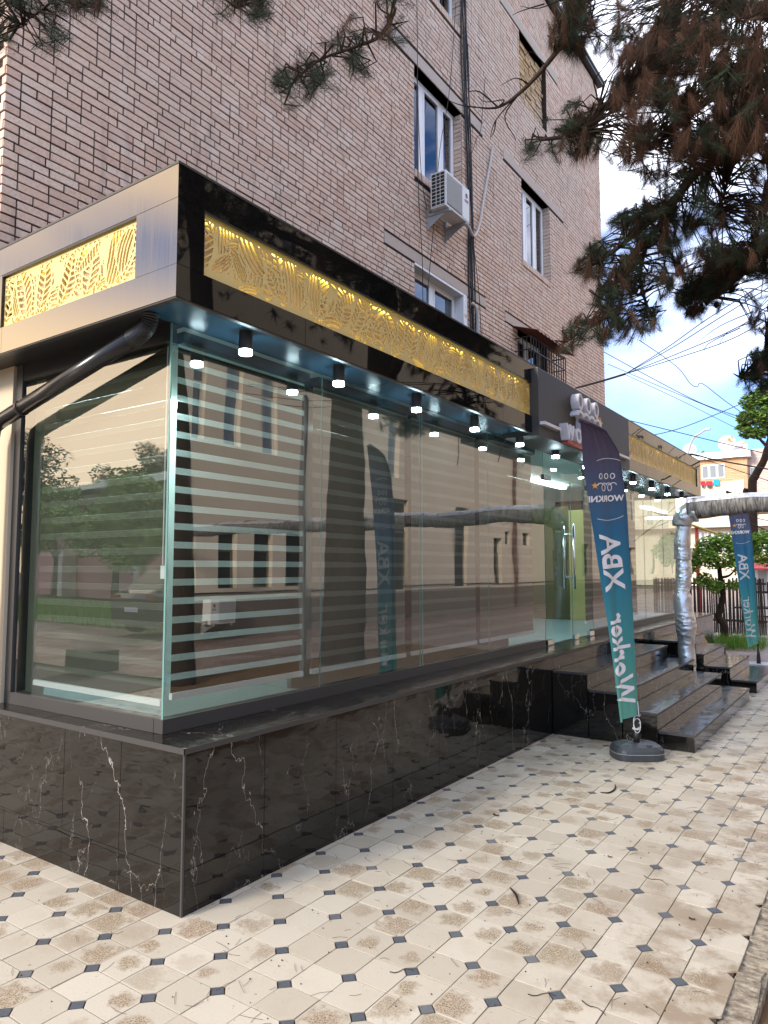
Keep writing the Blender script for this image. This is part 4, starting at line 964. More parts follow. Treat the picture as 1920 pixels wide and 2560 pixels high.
for i in range(90):
    x = -2.12+9.0*i/89; run_.append((x, 10.10, 2.39+.03*math.exp(-((x+1.2)/.5)**2)+.014*math.sin(x*3.1))); rr_.append(.128+.022*math.exp(-((x+1.95)/.3)**2)+.006*math.sin(x*11)-(.012 if (x*1.7) % 1 < .06 else 0))
MB().tube(run_, rr_, 20, True, .08).build('overhead_run', M['grime'], ip, True)
tp = MB(); V = []
for i in range(90):
    x, y, z = run_[i]
    for k in range(9):
        th = R(28+124*k/8); rr = rr_[i]*1.03+.004*mnoise.noise(Vector((x*12, k*.9, 0))); jag = .0
        if k in (0, 8): th += R(9)*mnoise.noise(Vector((x*14, k, 4)))
        V.append((x, y+math.cos(th)*rr, z+math.sin(th)*rr))
tp.add(V, [(i*9+k, (i+1)*9+k, (i+1)*9+k+1, i*9+k+1) for i in range(89) for k in range(8)]); tp.build('foil_top_sheet', M['foil'], ip, True)
for z, h_ in ((1.72, .15), (1.42, .02), (.62, .02), (1.15, .025)):
    MB().tube([(-2.165-.05*math.sin((z+h_*q)*1.2), 10.09, z+h_*q) for q in (0, .5, 1)], .112 if h_ > .1 else .107, 20, False, .05).build('foil_strap', M['foil'], ip, True)
ws = MB()
for x in (-1.85, -1.62, -1.30, -1.02, -.7): ws.tube([(x+.02*math.sin(t*2), 10.10+.137*math.cos(t), 2.40+.137*math.sin(t)) for t in np.linspace(0, 2*math.pi, 17)], .003, 5)
ws.build('tie_wire', M['wire'], ip)

# ================================================================== DRAINPIPE (left side)
dp = thing('drainpipe', 'black steel drainpipe slanting across the left side window', 'drainpipe', (-3.06, 2.275, 2.88))
MB().tube([(-3.17, 2.275, 2.806), (-4.52, 2.275, 2.515)], .046, 18).build('slanted_pipe', mat('pipe_steel', (.035, .034, .034), .22, metal=.6), dp, True)
MB().tube([(-4.255, 2.275, 2.572), (-4.275, 2.275, 2.568)], .0485, 18).build('pipe_joint', M['black'], dp)
cp = []; crr = []
for i in range(34):
    t = i/33; p0, p1, p2 = Vector((-3.055, 2.275, ZF0+.015)), Vector((-3.05, 2.275, 2.825)), Vector((-3.19, 2.275, 2.802))
    cp.append(tuple(p0*(1-t)**2+p1*2*t*(1-t)+p2*t*t)); crr.append(.050 if i % 2 else .0445)
MB().tube(cp, crr, 18).build('corrugated_elbow', M['black'], dp)
MB().tube([(-4.50, 2.275, 2.52), (-4.585, 2.275, 2.49), (-4.61, 2.275, 2.42), (-4.615, 2.275, 1.9), (-4.615, 2.275, .79)], .046, 18).build('vertical_pipe', M['black'], dp, True)

# ================================================================== AIR CONDITIONER
ac = thing('air_conditioner', 'white outdoor air conditioner unit on brackets below the first floor window', 'air conditioner', (-5.3, 9.3, 6.95))
XA = -5.115; ya0, ya1, za0, za1 = 8.93, 9.68, 6.965, 7.515
acm = mat('ac_casing', (.66, .66, .63), .45); acg = mat('ac_grille', (.36, .36, .36), .6)
c_ = MB().box(XA-.25, XA, ya0+.012, ya1, za0, za1); c_.box(XA-.25, XA-.235, ya0, ya0+.012, za0, za1); cs = c_.build('casing', acm, ac)
MB().box(XA-.235, XA-.02, ya0+.002, ya0+.0115, za0+.03, za1-.03).build('side_coil', M['black'], ac)
sgm = MB()
for i in range(10): sgm.box(XA-.235, XA-.02, ya0-.004, ya0+.001, za0+.02+i*.056, za0+.027+i*.056)
for q in (-.16, -.09): sgm.box(XA+q, XA+q+.007, ya0-.0045, ya0+.0005, za0+.01, za1-.01)
sgm.build('side_grille', acm, ac)
MB().box(XA+.001, XA+.012, ya0+.05, ya0+.50, za0+.04, za1-.04).build('fan_grille', acg, ac)
fl = MB()
for i in range(22): fl.box(XA+.0125, XA+.017, ya0+.06, ya0+.49, za0+.05+i*.0205, za0+.059+i*.0205)
fl.build('grille_slats', mat('ac_slats', (.50, .50, .49), .6), ac)
MB().box(XA+.001, XA+.007, ya0+.515, ya1-.01, za0+.02, za1-.02).build('service_panel', acm, ac)
lg = MB(); V = [(XA+.009, ya1-.10+.04*math.cos(t), za1-.14+.04*math.sin(t)) for t in np.linspace(0, 2*math.pi, 19)[:-1]]; lg.add(V, [tuple(range(18))]); lg.build('logo_disc', mat('logo_navy', (.02, .03, .08), .5), ac)
lg = MB(); V = [(XA+.0105, ya1-.09+.022*math.cos(t), za1-.155+.024*math.sin(t)) for t in np.linspace(0, 2*math.pi, 19)[:-1]]; lg.add(V, [tuple(range(18))]); lg.build('logo_dot', mat('logo_red', (.65, .12, .10), .5), ac)
v, f = text_mesh('GREE', .052, .002); lg = MB(); lg.add([(XA+.009, ya1-.165+a, za1-.245+b) for a, b in v], f); lg.build('logo_text', mat('logo_text', (.05, .06, .10), .5), ac)
for yy in (ya0+.10, ya1-.12):
    b_ = MB(); b_.box(XB+.004, XA+.01, yy, yy+.04, za0-.045, za0-.003); b_.box(XB+.004, XB+.03, yy, yy+.04, za0-.24, za0+.10)
    b_.add([(XB+.03, yy+.012, za0-.22), (XB+.03, yy+.012, za0-.05), (XA-.06, yy+.012, za0-.05), (XB+.03, yy+.02, za0-.22), (XB+.03, yy+.02, za0-.05), (XA-.06, yy+.02, za0-.05)], [(0, 1, 2), (5, 4, 3), (0, 2, 5, 3)])
    b_.build('bracket', mat('bracket_grey', (.34, .34, .33), .5), ac)
hz = [(XA-.12, ya1, 7.05), (XA-.1, ya1+.16, 7.02), (XB+.08, ya1+.75, 7.15), (XB+.05, ya1+1.02, 7.5), (XB+.03, 10.92, 8.1), (XB+.03, 11.18, 8.85), (XB+.02, 11.28, 9.17)]
def smooth_path(p, n=8):
    p = [Vector(q) for q in p]; o = []
    for i in range(len(p)-1):
        a, b, c, d = p[max(i-1, 0)], p[i], p[i+1], p[min(i+2, len(p)-1)]
        for k in range(n):
            t = k/n; o.append(tuple(.5*((2*b)+(c-a)*t+(2*a-5*b+4*c-d)*t*t+(3*b-a-3*c+d)*t**3)))
    o.append(tuple(p[-1])); return o
MB().tube(smooth_path(hz), .022, 8).build('lagged_hose', mat('lagging', (.50, .47, .44), .8), ac, True)

# ================================================================== CABLES ON THE WALL
cbl = thing('cable_bundle', 'bundle of black cables running down the brick wall beside the windows', 'cable', (XB+.04, 10.3, 6))
for k in range(7):
    off = (k-3)*.038; ph = k*1.9
    pts = [(XB+.03+.012*math.sin(ph), 10.18+off*.4, 13.7)]
    for z in np.arange(13.0, 3.5, -.45): pts.append((XB+.035+.014*math.sin(z*1.7+ph), 10.20+(11.2-z)*.052*(1 if z > 8 else .9)+off*(.5+.5*math.sin(z*.8+ph)**2)+.012*math.sin(z*2.3+ph), z))
    MB().tube(pts, .0095 if k % 2 else .013, 6).build('cable', M['wire'], cbl, True)
MB().tube(smooth_path([(XB+.06, 10.36, 5.98), (XB+.08, 10.48, 5.9), (XB+.07, 10.53, 5.6), (XB+.06, 10.50, 4.6)]), .028, 8).build('cable_sleeve', mat('sleeve_grey', (.45, .44, .42), .8), cbl, True)
hw = thing('loose_wires', 'thin loose wires hanging over the first floor windows', 'wire', (XB+.02, 8.75, 9))
for pts in ([(8.72, 10.9), (8.69, 9.1), (8.74, 7.4), (8.80, 6.2), (8.86, 5.7), (8.83, 4.6)], [(9.95, 11), (9.66, 9.3), (9.4, 8.2), (9.15, 6.9), (9.0, 5.75)], [(8.72, 9.0), (8.78, 7.5), (9.0, 7.0)], [(10.5, 7.0), (10.62, 6.2), (10.75, 5.5), (10.95, 4.6)], [(11.0, 10.3), (10.75, 9.2), (10.66, 9.0), (10.3, 8.4)]):
    MB().tube(smooth_path([(XB+.03+.03*(i % 2), a, b) for i, (a, b) in enumerate(pts)], 5), .0055, 5).build('wire', M['wire'], hw)
# window cage with a red tin awning
cg = thing('window_cage', 'dark barred window cage with a red corrugated awning above the sign', 'window guard', (-5.3, 13.0, 5.0))
bars = MB(); xg0, xg1 = XB+.01, -5.18
for i in range(15): y = 12.15+1.75*i/14; bars.tube([(xg1, y, 4.7), (xg1, y, 5.86)], .011, 6)
for z in (4.7, 5.25, 5.62, 5.86): bars.tube([(xg1, 12.15, z), (xg1, 13.90, z)], .012, 6); bars.tube([(xg0, 12.15, z), (xg1, 12.15, z)], .012, 6); bars.tube([(xg0, 13.9, z), (xg1, 13.9, z)], .012, 6)
for i in range(1, 4): x = xg0+(xg1-xg0)*i/4; bars.tube([(x, 12.15, 4.7), (x, 12.15, 5.86)], .009, 6)
bars.build('bars', M['black'], cg)
aw = MB(); n = 44; V = []
for i in range(n+1):
    y = 12.08+1.95*i/n; dz = .014*math.sin(i*math.pi*2/4)
    V += [(XB+.01, y, 6.09+dz), (-5.02, y, 5.93+dz), (XB+.01, y, 6.085+dz-.006), (-5.02, y, 5.925+dz-.006)]
aw.add(V, [(4*i, 4*i+1, 4*i+5, 4*i+4) for i in range(n)]+[(4*i+6, 4*i+7, 4*i+3, 4*i+2) for i in range(n)]+[(4*i+1, 4*i+3, 4*i+7, 4*i+5) for i in range(n)]); aw.build('awning', mat('red_tin', (.17, .05, .035), .6), cg)

# ================================================================== OVERHEAD WIRES
def wire(label, pts, r=.007):
    P = [Vector(at(u, v, d)) for u, v, d in pts]
    o = MB().tube(smooth_path(P, 6), r, 5).build('overhead_wire', M['wire']); return tag(o, label, 'wire', 'overhead wires across the street')
wire('thick service cable leaving the grey sign towards the pine', [(1440, 970, 8.8), (1500, 954, 8.2), (1563, 935, 7.6)], .012)
for k, (p, lb) in enumerate([((1772, 795), 'topmost wire of the fan spreading right from the service cable'), ((1795, 797), 'second wire of the fan spreading right from the service cable'), ((1850, 815), 'third wire of the fan spreading right from the service cable'), ((1845, 840), 'lowest wire of the fan spreading right from the service cable')]):
    wire(lb, [(1563, 935, 7.6), ((1563+p[0])/2, (935+p[1])/2+4, 6.6), (*p, 5.6), (p[0]+170, p[1]-105, 4.9)], .004)
wire('kinked thin wire sagging across the blue sky above the dishes', [(1598, 850, 10), (1690, 915, 10), (1725, 958, 10), (1742, 967, 10), (1756, 959, 10), (1810, 1000, 10), (1880, 1050, 10), (1960, 1110, 10)], .005)
wire('wire crossing the sky steeply left of the kinked wire', [(1510, 880, 12), (1620, 940, 12), (1740, 1002, 12), (1830, 1036, 12), (1960, 1078, 12)], .006)
wire('wire running down right just above the satellite dishes', [(1520, 910, 12), (1640, 962, 12), (1760, 1012, 12), (1880, 1062, 12), (1960, 1090, 12)], .005)
wire('faint wire lowest of the parallel wires over the dishes', [(1560, 935, 14), (1700, 1000, 14), (1850, 1075, 14), (1960, 1125, 14)], .005)
wire('wire rising right from behind the shop to the round tree', [(1560, 1100, 14), (1680, 1077, 14), (1800, 1032, 14), (1960, 962, 14)], .008)
wire('wire falling right across the large satellite dishes', [(1560, 1048, 14), (1680, 1077, 14), (1790, 1104, 14), (1960, 1145, 14)], .008)
wire('upper of the two heavy black cables over the brick gable', [(1600, 1165, 13), (1716, 1136, 13.2), (1790, 1150, 13.6), (1960, 1180, 14)], .014)
wire('lower of the two heavy black cables over the brick gable', [(1600, 1168, 13), (1716, 1138, 13.2), (1780, 1155, 13.6), (1960, 1215, 14)], .007)
wire('cable passing behind the foil pipe to the right edge', [(1790, 1262, 14), (1860, 1300, 14), (1960, 1345, 14)], .010)
wire('thin cable just below the foil pipe at the right edge', [(1800, 1262, 15), (1880, 1292, 15), (1960, 1310, 15)], .008)
wire('upper wire beside the bricked up window against the sky', [(1495, 422, 18), (1580, 428, 17), (1700, 440, 16)], .006)
wire('lower wire in the sky gap beside the brick corner', [(1500, 460, 18), (1600, 472, 17), (1720, 490, 16)], .007)

# ================================================================== FAR END OF THE STREET
def K(u, v, Y):                                  # point on a plane Y = const
    r = _fw*FPX+_rt*(u-PW/2)-_up*(v-PH/2); return _C+r*(Y-0)/r[1]
YA = 72.
def sc(x, z): return x*1.6, 1.6+(z-1.6)*1.6       # survey taken at Y=45, true place at Y=72
ap = thing('apartment_block', 'orange brick apartment block with white tin roof at the end of the street', 'building', (-12, YA, 0))
xa, za = sc(-8.9, 7.93); xb_, zb_ = sc(-6.24, 7.93); _, zc = sc(0, 6.60); _, zd = sc(0, 5.78); _, ze = sc(0, 4.0)
MB().box(-26, xb_, YA, YA+10, 0, za).build('wall', M['farbrick'], ap)
MB().box(-26, xb_-.3, YA-.06, YA-.001, zd, zc).build('balcony_wall', M['cream'], ap)
MB().box(-26, xb_+3, YA-.10, YA-.062, zd-1.6, zd-.002).build('balcony_wall', M['cream'], ap)
MB().box(-26, 2, YA-1.2, YA-.101, ze-.1, ze+.9).build('canopy', M['cream'], ap)
MB().box(-26, 8, YA-.09, YA-.001, 0, ze-.101).build('ground_floor', M['cream'], ap)
MB().box(xb_+.002, 8, YA+.8, YA+12, 0, za+.75).build('rear_wing', M['farpale'], ap)
rf = MB(); V = []
n = 40
for i in range(n+1):
    x = -26+(xb_+.35+26)*i/n; j_ = .05*mnoise.noise(Vector((x*1.7, 0, 0)))
    V += [(x, YA-.45, za-.02+j_), (x, YA-.35, za+.62+j_*.5), (x, YA+9, za+1.05)]
rf.add(V, [(3*i, 3*i+3, 3*i+4, 3*i+1) for i in range(n)]+[(3*i+1, 3*i+4, 3*i+5, 3*i+2) for i in range(n)]); rf.box(-26, xb_+.35, YA-.3, YA+9, za+.001, za+.04); rf.build('tin_roof', M['tin'], ap)
def far_win(x0, x1, z0, z1, muls, y=YA):
    w_ = MB().box(x0, x1, y-.05, y-.001, z0, z1).build('window', M['white'], ap)
    e = [x0]+muls+[x1]
    for a, b in zip(e, e[1:]): MB().box(a+.09, b-.09, y-.055, y-.051, z0+.1, z1-.1).build('pane', M['winglass2'], w_)
M['winglass2'] = mat('far_pane', (.22, .25, .27), .15)
x0, z1 = sc(-8.66, 7.62); x1, z0 = sc(-7.40, 6.80); far_win(x0, x1, z0, z1, [x0+.66, x0+1.35])
x0, z1 = sc(-6.17, 7.39); x1, z0 = sc(-5.80, 6.50); far_win(x0, x1, z0, z1, [], YA+.8)
for a, b in ((-9.1, -8.55), (-8.45, -7.9), (-7.8, -7.3), (-7.17, -6.5), (-5.9, -5.2)):
    x0, z1 = sc(a, 3.72); x1, z0 = sc(b, 2.5); far_win(x0, x1, z0, z1, [(x0+x1)/2], YA-.09)
# laundry
for i, (a, b, za_, zb2, c1, lb, cat) in enumerate([(-8.70, -8.45, 6.66, 6.28, (.60, .02, .05), 'red and black garment leftmost on the far balcony line', 'laundry'), (-8.40, -8.06, 6.64, 6.25, (.60, .03, .06), 'red and black garment in the middle of the far balcony line', 'laundry'), (-8.0, -7.70, 6.72, 6.37, (.02, .33, .45), 'teal garment on the far balcony line', 'laundry')]):
    x0, z1 = sc(a, za_); x1, z0 = sc(b, zb2); o = thing('garment', lb, cat, (x0, YA-.3, z1), 'washing hanging at the far balcony')
    zm = z1-(z1-z0)*(.55 if i < 2 else 1.0)
    MB().box(x0, x1, YA-.30, YA-.27, zm, z1).build('cloth', mat('cloth_%d' % i, c1, .9), o)
    if i < 2:
        g_ = MB(); V = [(x0+.05, YA-.29, zm-.002), (x1-.05, YA-.29, zm-.002), (x1-.12, YA-.29, z0), (x0+.12, YA-.29, z0)]; g_.add(V+[(a_, b_+.02, c__) for a_, b_, c__ in V], [(3, 2, 1, 0), (4, 5, 6, 7), (0, 1, 5, 4), (1, 2, 6, 5), (2, 3, 7, 6), (3, 0, 4, 7)]); g_.build('dark_cloth', M['black'], o)
# dishes
dishm = mat('dish_white', (.68, .64, .62), .6); g = G(dishm); n_ = g.noise(g.pos(), 1.6, 5, .6); g.col(g.mix(g.ramp(n_, .52, .62), (.68, .64, .62), (.45, .20, .07)))
dishg = mat('dish_mesh', (.50, .46, .47), .7)
def dish(lb, cx, cz, rad, y, m_, face=-1):
    X_, Z_ = sc(cx, cz); o = thing('satellite_dish', lb, 'satellite dish', (X_, y, Z_-rad), 'satellite dishes on the far roof')
    n, k = 24, 6; V = []
    for j in range(k+1):
        q = j/k*rad
        for i in range(n): t = 2*math.pi*i/n; V.append((X_+math.cos(t)*q, y+face*.32*rad*(j/k)**2, Z_+math.sin(t)*q))
    g_ = MB(); g_.add(V, [(j*n+i, j*n+(i+1) % n, (j+1)*n+(i+1) % n, (j+1)*n+i) for j in range(k) for i in range(n)]); V2 = [(a, b+.04, c) for a, b, c in V]; g_.add(V2, [((j+1)*n+i, (j+1)*n+(i+1) % n, j*n+(i+1) % n, j*n+i) for j in range(k) for i in range(n)])
    g_.build('reflector', m_, o, True)
    a_ = MB()
    for t in (R(90), R(210), R(330)): a_.tube([(X_+math.cos(t)*rad*.97, y+face*.31*rad, Z_+math.sin(t)*rad*.97), (X_, y+face*.9*rad, Z_)], .025, 5)
    a_.tube([(X_, y+face*.85*rad, Z_), (X_, y+face*.98*rad, Z_)], .07, 8); a_.build('feed_arm', dishg, o)
    s_ = MB()
    for dx in (-.3, 0, .3): s_.tube([(X_+dx*rad, y+.05, Z_-rad*.3), (X_+dx*rad*1.6, y+.3, Z_-rad*1.25)], .04, 5)
    s_.build('stand', M['tin'], o)
dish('big rust stained satellite dish in the middle of the far roof', -7.42, 8.98, .78, YA+2, dishm); dish('big stained dish right of and behind the rust striped one', -6.82, 8.83, .60, YA+3.5, dishm)
dish('pinkish mesh dish standing left above the shop fascia', -9.45, 8.72, .65, YA+1.5, dishg)
o = thing('roof_vent', 'small roof vent with a bent tin cap between the dishes', 'vent', (*sc(-8.63, 8.3)[:1], YA+2, za))
x0, z0 = sc(-8.85, 8.3); x1, z1 = sc(-8.45, 8.58); MB().box(x0+.05, x1-.05, YA+1.6, YA+2.2, za, z1-.25).build('shaft', M['concrete'], o)
g_ = MB(); g_.add([(x0-.1, YA+1.5, z1-.22), ((x0+x1)/2-.1, YA+1.5, z1+.1), (x1+.1, YA+1.5, z1-.28), (x0-.1, YA+2.3, z1-.22), ((x0+x1)/2-.1, YA+2.3, z1+.1), (x1+.1, YA+2.3, z1-.28)], [(0, 1, 4, 3), (1, 2, 5, 4)]); g_.build('cap', M['black'], o)
# street lamp
lp = thing('street_lamp', 'thin curved street lamp in front of the far roof', 'street lamp', (*K(1715, 1421, 50)[:2], 0))
p0 = K(1716, 1190, 50); p1 = K(1728, 1105, 50); p2 = K(1752, 1082, 50); p3 = K(1765, 1073, 50)
MB().tube(smooth_path([(p0[0], 50, 0), (p0[0], 50, p0[2]), tuple(p1), tuple(p2), tuple(p3)], 5), .07, 8).build('pole', mat('lamp_grey', (.45, .44, .44), .5), lp, True)
q = K(1771, 1072, 50); MB().box(p3[0], q[0]+.12, 49.85, 50.15, p3[2]-.07, p3[2]+.06).build('lamp_head', mat('lamp_head', (.5, .47, .42), .5), lp)
# kiosk
ks = thing('kiosk', 'white panelled kiosk with a red awning at the right edge', 'kiosk', (-3, 27.5, 0))
MB().box(-3.71, -.8, 27.5, 29.5, 0, .79).build('wall_panel', M['white'], ks); MB().box(-3.71, -.8, 27.56, 29.5, .792, 1.62).build('window_band', M['white'], ks)
for a, b in ((-3.62, -3.36), (-3.26, -2.6), (-2.5, -1.9), (-1.8, -1.2)): MB().box(a, b, 27.55, 27.559, .85, 1.52).build('window', mat('kiosk_pane', (.42, .44, .44), .3), ks)
g_ = MB(); g_.add([(-3.75, 27.3, 1.60), (-.75, 27.3, 1.60), (-.75, 28.4, 1.98), (-3.75, 28.4, 1.98), (-3.75, 27.3, 1.56), (-.75, 27.3, 1.56), (-.75, 28.4, 1.94), (-3.75, 28.4, 1.94)], [(0, 1, 2, 3), (7, 6, 5, 4), (0, 4, 5, 1), (3, 2, 6, 7), (0, 3, 7, 4), (1, 5, 6, 2)]); g_.build('awning', mat('red_awning', (.55, .06, .07), .6), ks)
# picket fence
fn = thing('picket_fence', 'dark weathered picket fence beyond the shop end', 'fence', (-3.9, 19.5, 0))
pk = MB().box(-.0165, .0165, -.01, .01, 0, 1.36)
me = None
for i in range(62):
    x = -5.0+i*.042
    if me is None: o = pk.build('picket', M['fencewood'] if 'fencewood' in M else M.setdefault('fencewood', mat('fence_wood', (.055, .047, .038), .9)), fn); me = o.data
    else: o = link('picket', me, fn)
    o.location = (x, 19.5+random.uniform(-.01, .01), random.uniform(-.03, .02)); o.rotation_euler = (0, random.gauss(0, .018), 0); attach(o, fn)
for z in (.3, 1.2): MB().box(-5.02, -2.4, 19.515, 19.55, z, z+.05).build('rail', M['fencewood'], fn)
# gas pipe and red post
gp = thing('gas_pipe', 'yellow gas pipe sloping above the small tree, carried by a red post', 'pipe', (-4.4, 22, 0))
a = K(1700, 1302, 22); b = K(1830, 1348, 22); c = K(1740, 1315, 22)
MB().tube([tuple(a+(a-b)*.6), tuple(b+(b-a)*.3)], .035, 8).build('pipe', mat('yellow_paint', (.55, .38, .08), .5), gp, True)
MB().tube([(c[0], 22.05, 0), (c[0], 22.05, c[2])], .05, 8).build('post', M['red'], gp, True)
tb = thing('bench_frame', 'dark metal bench and railing behind the small tree', 'bench', (-3.3, 24, 0))
g_ = MB()
for x in (-3.6, -3.25, -2.9, -2.75): g_.box(x-.03, x+.03, 24, 24.06, 0, .95 if x < -3.5 or x > -2.8 else 1.2)
g_.box(-3.7, -2.7, 24.062, 24.1, .86, .93); g_.box(-3.7, -2.7, 24.062, 24.1, .42, .48); g_.box(-3.75, -2.7, 23.6, 23.998, .42, .47); g_.build('frame', M['black'], tb)
gb = MB()
for x in (-3.5, -3.05): gb.box(x-.12, x+.12, 23.5, 23.75, 0, .05)
gb.build('foot', M['beigedark'], tb)

# ================================================================== TREES
def leaf_cloud(name, centers, radii, n, size, m_, parent, flat=.7, squash=.8, rng=RNG):
    """many leaf-sized quads through a crown volume, as clumps"""
    C = np.asarray(centers, float); rd = np.asarray(radii, float); p = rd**2; p = p/p.sum()
    idx = rng.choice(len(C), n, p=p); d = rng.normal(size=(n, 3)); d /= np.linalg.norm(d, axis=1)[:, None]
    r = rng.random(n)**.45; P = C[idx]+d*(rd[idx]*r)[:, None]*np.array([1, 1, squash])
    a = rng.normal(size=(n, 3)); a[:, 2] *= flat*.6; a /= np.linalg.norm(a, axis=1)[:, None]; nn = rng.normal(size=(n, 3))*np.array([.6, .6, 1]); b = np.cross(a, nn); b /= (np.linalg.norm(b, axis=1)[:, None]+1e-9)
    s = size*(.6+.8*rng.random(n))[:, None]
    V = np.stack([P-a*s, P-b*s*.42, P+a*s, P+b*s*.42], 1).reshape(-1, 3); F = np.arange(4*n).reshape(n, 4)
    return npmesh(name, V, F, m_, parent)
def limb(pts, r0, r1, parent, m_=None, n=8, name='limb', wob=.06):
    p = smooth_path(pts, 6); k = len(p)
    return MB().tube(p, [r0+(r1-r0)*i/(k-1) for i in range(k)], n, True, wob).build(name, m_ or M['bark'], parent, True)
# small tree by the stairs
tr1 = thing('small_tree', 'small crooked tree with feathery bright leaves in front of the picket fence', 'tree', (-2.98, 17.1, 0))
limb([(-2.96, 17.1, -.05), (-2.94, 17.1, .36), (-3.05, 17.1, .55), (-3.0, 17.1, .75), (-2.94, 17.1, 1.05), (-2.98, 17.1, 1.35), (-3.0, 17.1, 1.62)], .085, .045, tr1, name='trunk', n=10)
for e in ([(-2.95, 17.1, 1.15), (-3.12, 17.05, 1.22), (-3.22, 17, 1.35)], [(-2.98, 17.1, 1.4), (-2.8, 17.1, 1.45), (-2.65, 17.1, 1.62)], [(-3.0, 17.1, 1.6), (-3.2, 17, 1.72), (-3.5, 16.9, 1.78)], [(-3.0, 17.1, 1.6), (-2.7, 17.2, 1.8), (-2.3, 17.2, 2.05)], [(-3.0, 17.1, 1.6), (-3.05, 17.2, 1.9), (-3.1, 17.2, 2.15)], [(-2.7, 17.2, 1.8), (-2.3, 17.1, 1.75), (-1.95, 17.0, 1.72)]): limb(e, .035, .010, tr1, n=6)
leaf_cloud('crown', [(-3.45, 17, 1.85), (-3.2, 17.1, 2.1), (-2.9, 17.2, 2.15), (-2.6, 17.1, 2.05), (-3.55, 16.9, 1.65), (-3.1, 16.9, 1.8), (-2.75, 16.9, 1.75), (-2.35, 17.2, 2.1), (-2.1, 17.1, 2.2), (-2.1, 16.9, 1.8), (-2.5, 17, 1.55), (-3.05, 17, 1.2), (-3.3, 17, 1.35), (-1.9, 17.2, 2.0), (-2.7, 17, 1.25)], [.28, .3, .3, .28, .24, .28, .26, .26, .28, .22, .2, .2, .2, .26, .15], 5200, .05, M['leaf'], tr1)
# round tree at the right edge
tr2 = thing('street_tree', 'tall tree with a round bright crown at the right edge of the sky', 'tree', (-4.0, 30, 0))
limb([(-4.05, 30, -.05), (-4.02, 30, 4.4), (-3.9, 30, 5.05), (-3.6, 30, 5.6), (-3.45, 30, 6.1), (-3.2, 30, 6.9)], .17, .10, tr2, name='trunk', n=10)
limb([(-4.3, 30.2, -.05), (-4.28, 30.2, 4.0), (-4.22, 30.2, 4.62)], .13, .12, tr2, n=8)
for e in ([(-3.45, 30, 6.1), (-3.8, 30, 6.6), (-4.0, 30, 7.0)], [(-3.4, 30, 6.3), (-3.0, 30, 6.9), (-2.6, 30, 7.5)], [(-3.4, 30, 6.5), (-3.5, 30.4, 7.2), (-3.6, 30.5, 7.8)]): limb(e, .06, .02, tr2, n=6)
leaf_cloud('crown', [(-3.9, 30, 7.9), (-3.4, 30, 8.05), (-2.9, 30, 8.0), (-4.05, 30, 7.3), (-3.5, 30, 7.3), (-3.0, 30, 7.2), (-4.1, 30, 6.75), (-3.7, 30, 6.7), (-4.2, 30, 7.05), (-2.4, 30, 7.6), (-2.6, 30, 6.9), (-4.4, 30, 6.95)], [.45, .5, .5, .42, .55, .5, .32, .36, .2, .6, .5, .12], 9000, .085, M['leaf2'], tr2)
gr = RNG.random((2600, 2)); P = np.c_[-3.35+1.25*gr[:, 0], 16.0+1.5*gr[:, 1]]; k = np.exp(-(((P[:, 0]+2.7)/.55)**2+((P[:, 1]-16.8)/.6)**2)); P = P[k > RNG.random(2600)*.8]; n = len(P)
hh = .10+.20*RNG.random(n); an = RNG.random(n)*6.28; le = RNG.normal(size=(n, 2))*.05; wv = np.c_[np.cos(an), np.sin(an)]*.006
V = np.stack([np.c_[P-wv, np.full(n, -.03)], np.c_[P+wv, np.full(n, -.03)], np.c_[P+le, hh]], 1).reshape(-1, 3)
stuff(npmesh('grass', V, np.arange(3*n).reshape(n, 3), M['grass']))

# ================================================================== PINES
def needles(tufts, per, length, width, rng):
    """tufts: (pos, dir, scale, spread)"""
    P = np.array([t[0] for t in tufts]); D = np.array([t[1] for t in tufts], float); sc_ = np.array([t[2] for t in tufts]); sp = np.array([t[3] for t in tufts])
    D /= np.linalg.norm(D, axis=1)[:, None]; n = len(P)*per; ix = np.repeat(np.arange(len(P)), per)
    d = D[ix]+rng.normal(size=(n, 3))*sp[ix][:, None]; d /= np.linalg.norm(d, axis=1)[:, None]
    L_ = length*sc_[ix]*(.6+.5*rng.random(n)); along = rng.random(n)*.11*sc_[ix]
    B = P[ix]-D[ix]*along[:, None]+rng.normal(size=(n, 3))*(.022*sp[ix])[:, None]
    droop = np.zeros((n, 3)); droop[:, 2] = -L_*.16*rng.random(n)
    T = B+d*L_[:, None]+droop
    s = np.cross(d, rng.normal(size=(n, 3))); s /= (np.linalg.norm(s, axis=1)[:, None]+1e-9); s *= width
    return np.stack([B-s, B+s, T], 1).reshape(-1, 3), np.arange(3*n).reshape(n, 3)
def inpoly(u, v, poly):
    c = False; j = len(poly)-1
    for i in range(len(poly)):
        xi, yi = poly[i]; xj, yj = poly[j]
        if (yi > v) != (yj > v) and u < (xj-xi)*(v-yi)/(yj-yi)+xi: c = not c
        j = i
    return c
pine = thing('pine_tree', 'large pine overhanging the pavement with green needles and hanging brown dead tufts', 'tree', (1.7, 9.9, 0), 'pines beside the pavement')
pine2 = thing('pine_tree', 'nearer pine whose branch tips hang before the upper left brick wall', 'tree', (2.1, 6.75, 0), 'pines beside the pavement')
limb([(1.75, 10.0, -.15), (1.62, 9.9, 1.2), (1.5, 9.75, 2.4), (1.35, 9.6, 3.6), (1.2, 9.4, 5.0), (1.0, 9.2, 6.6), (.9, 9.0, 8.4)], .42, .16, pine, name='trunk', n=16, wob=.10)
limb([(2.15, 6.75, -.15), (2.12, 6.72, 1.5), (2.05, 6.6, 3.2), (1.95, 6.3, 5.0), (1.8, 5.9, 7.5)], .25, .13, pine2, name='trunk', n=16, wob=.10)
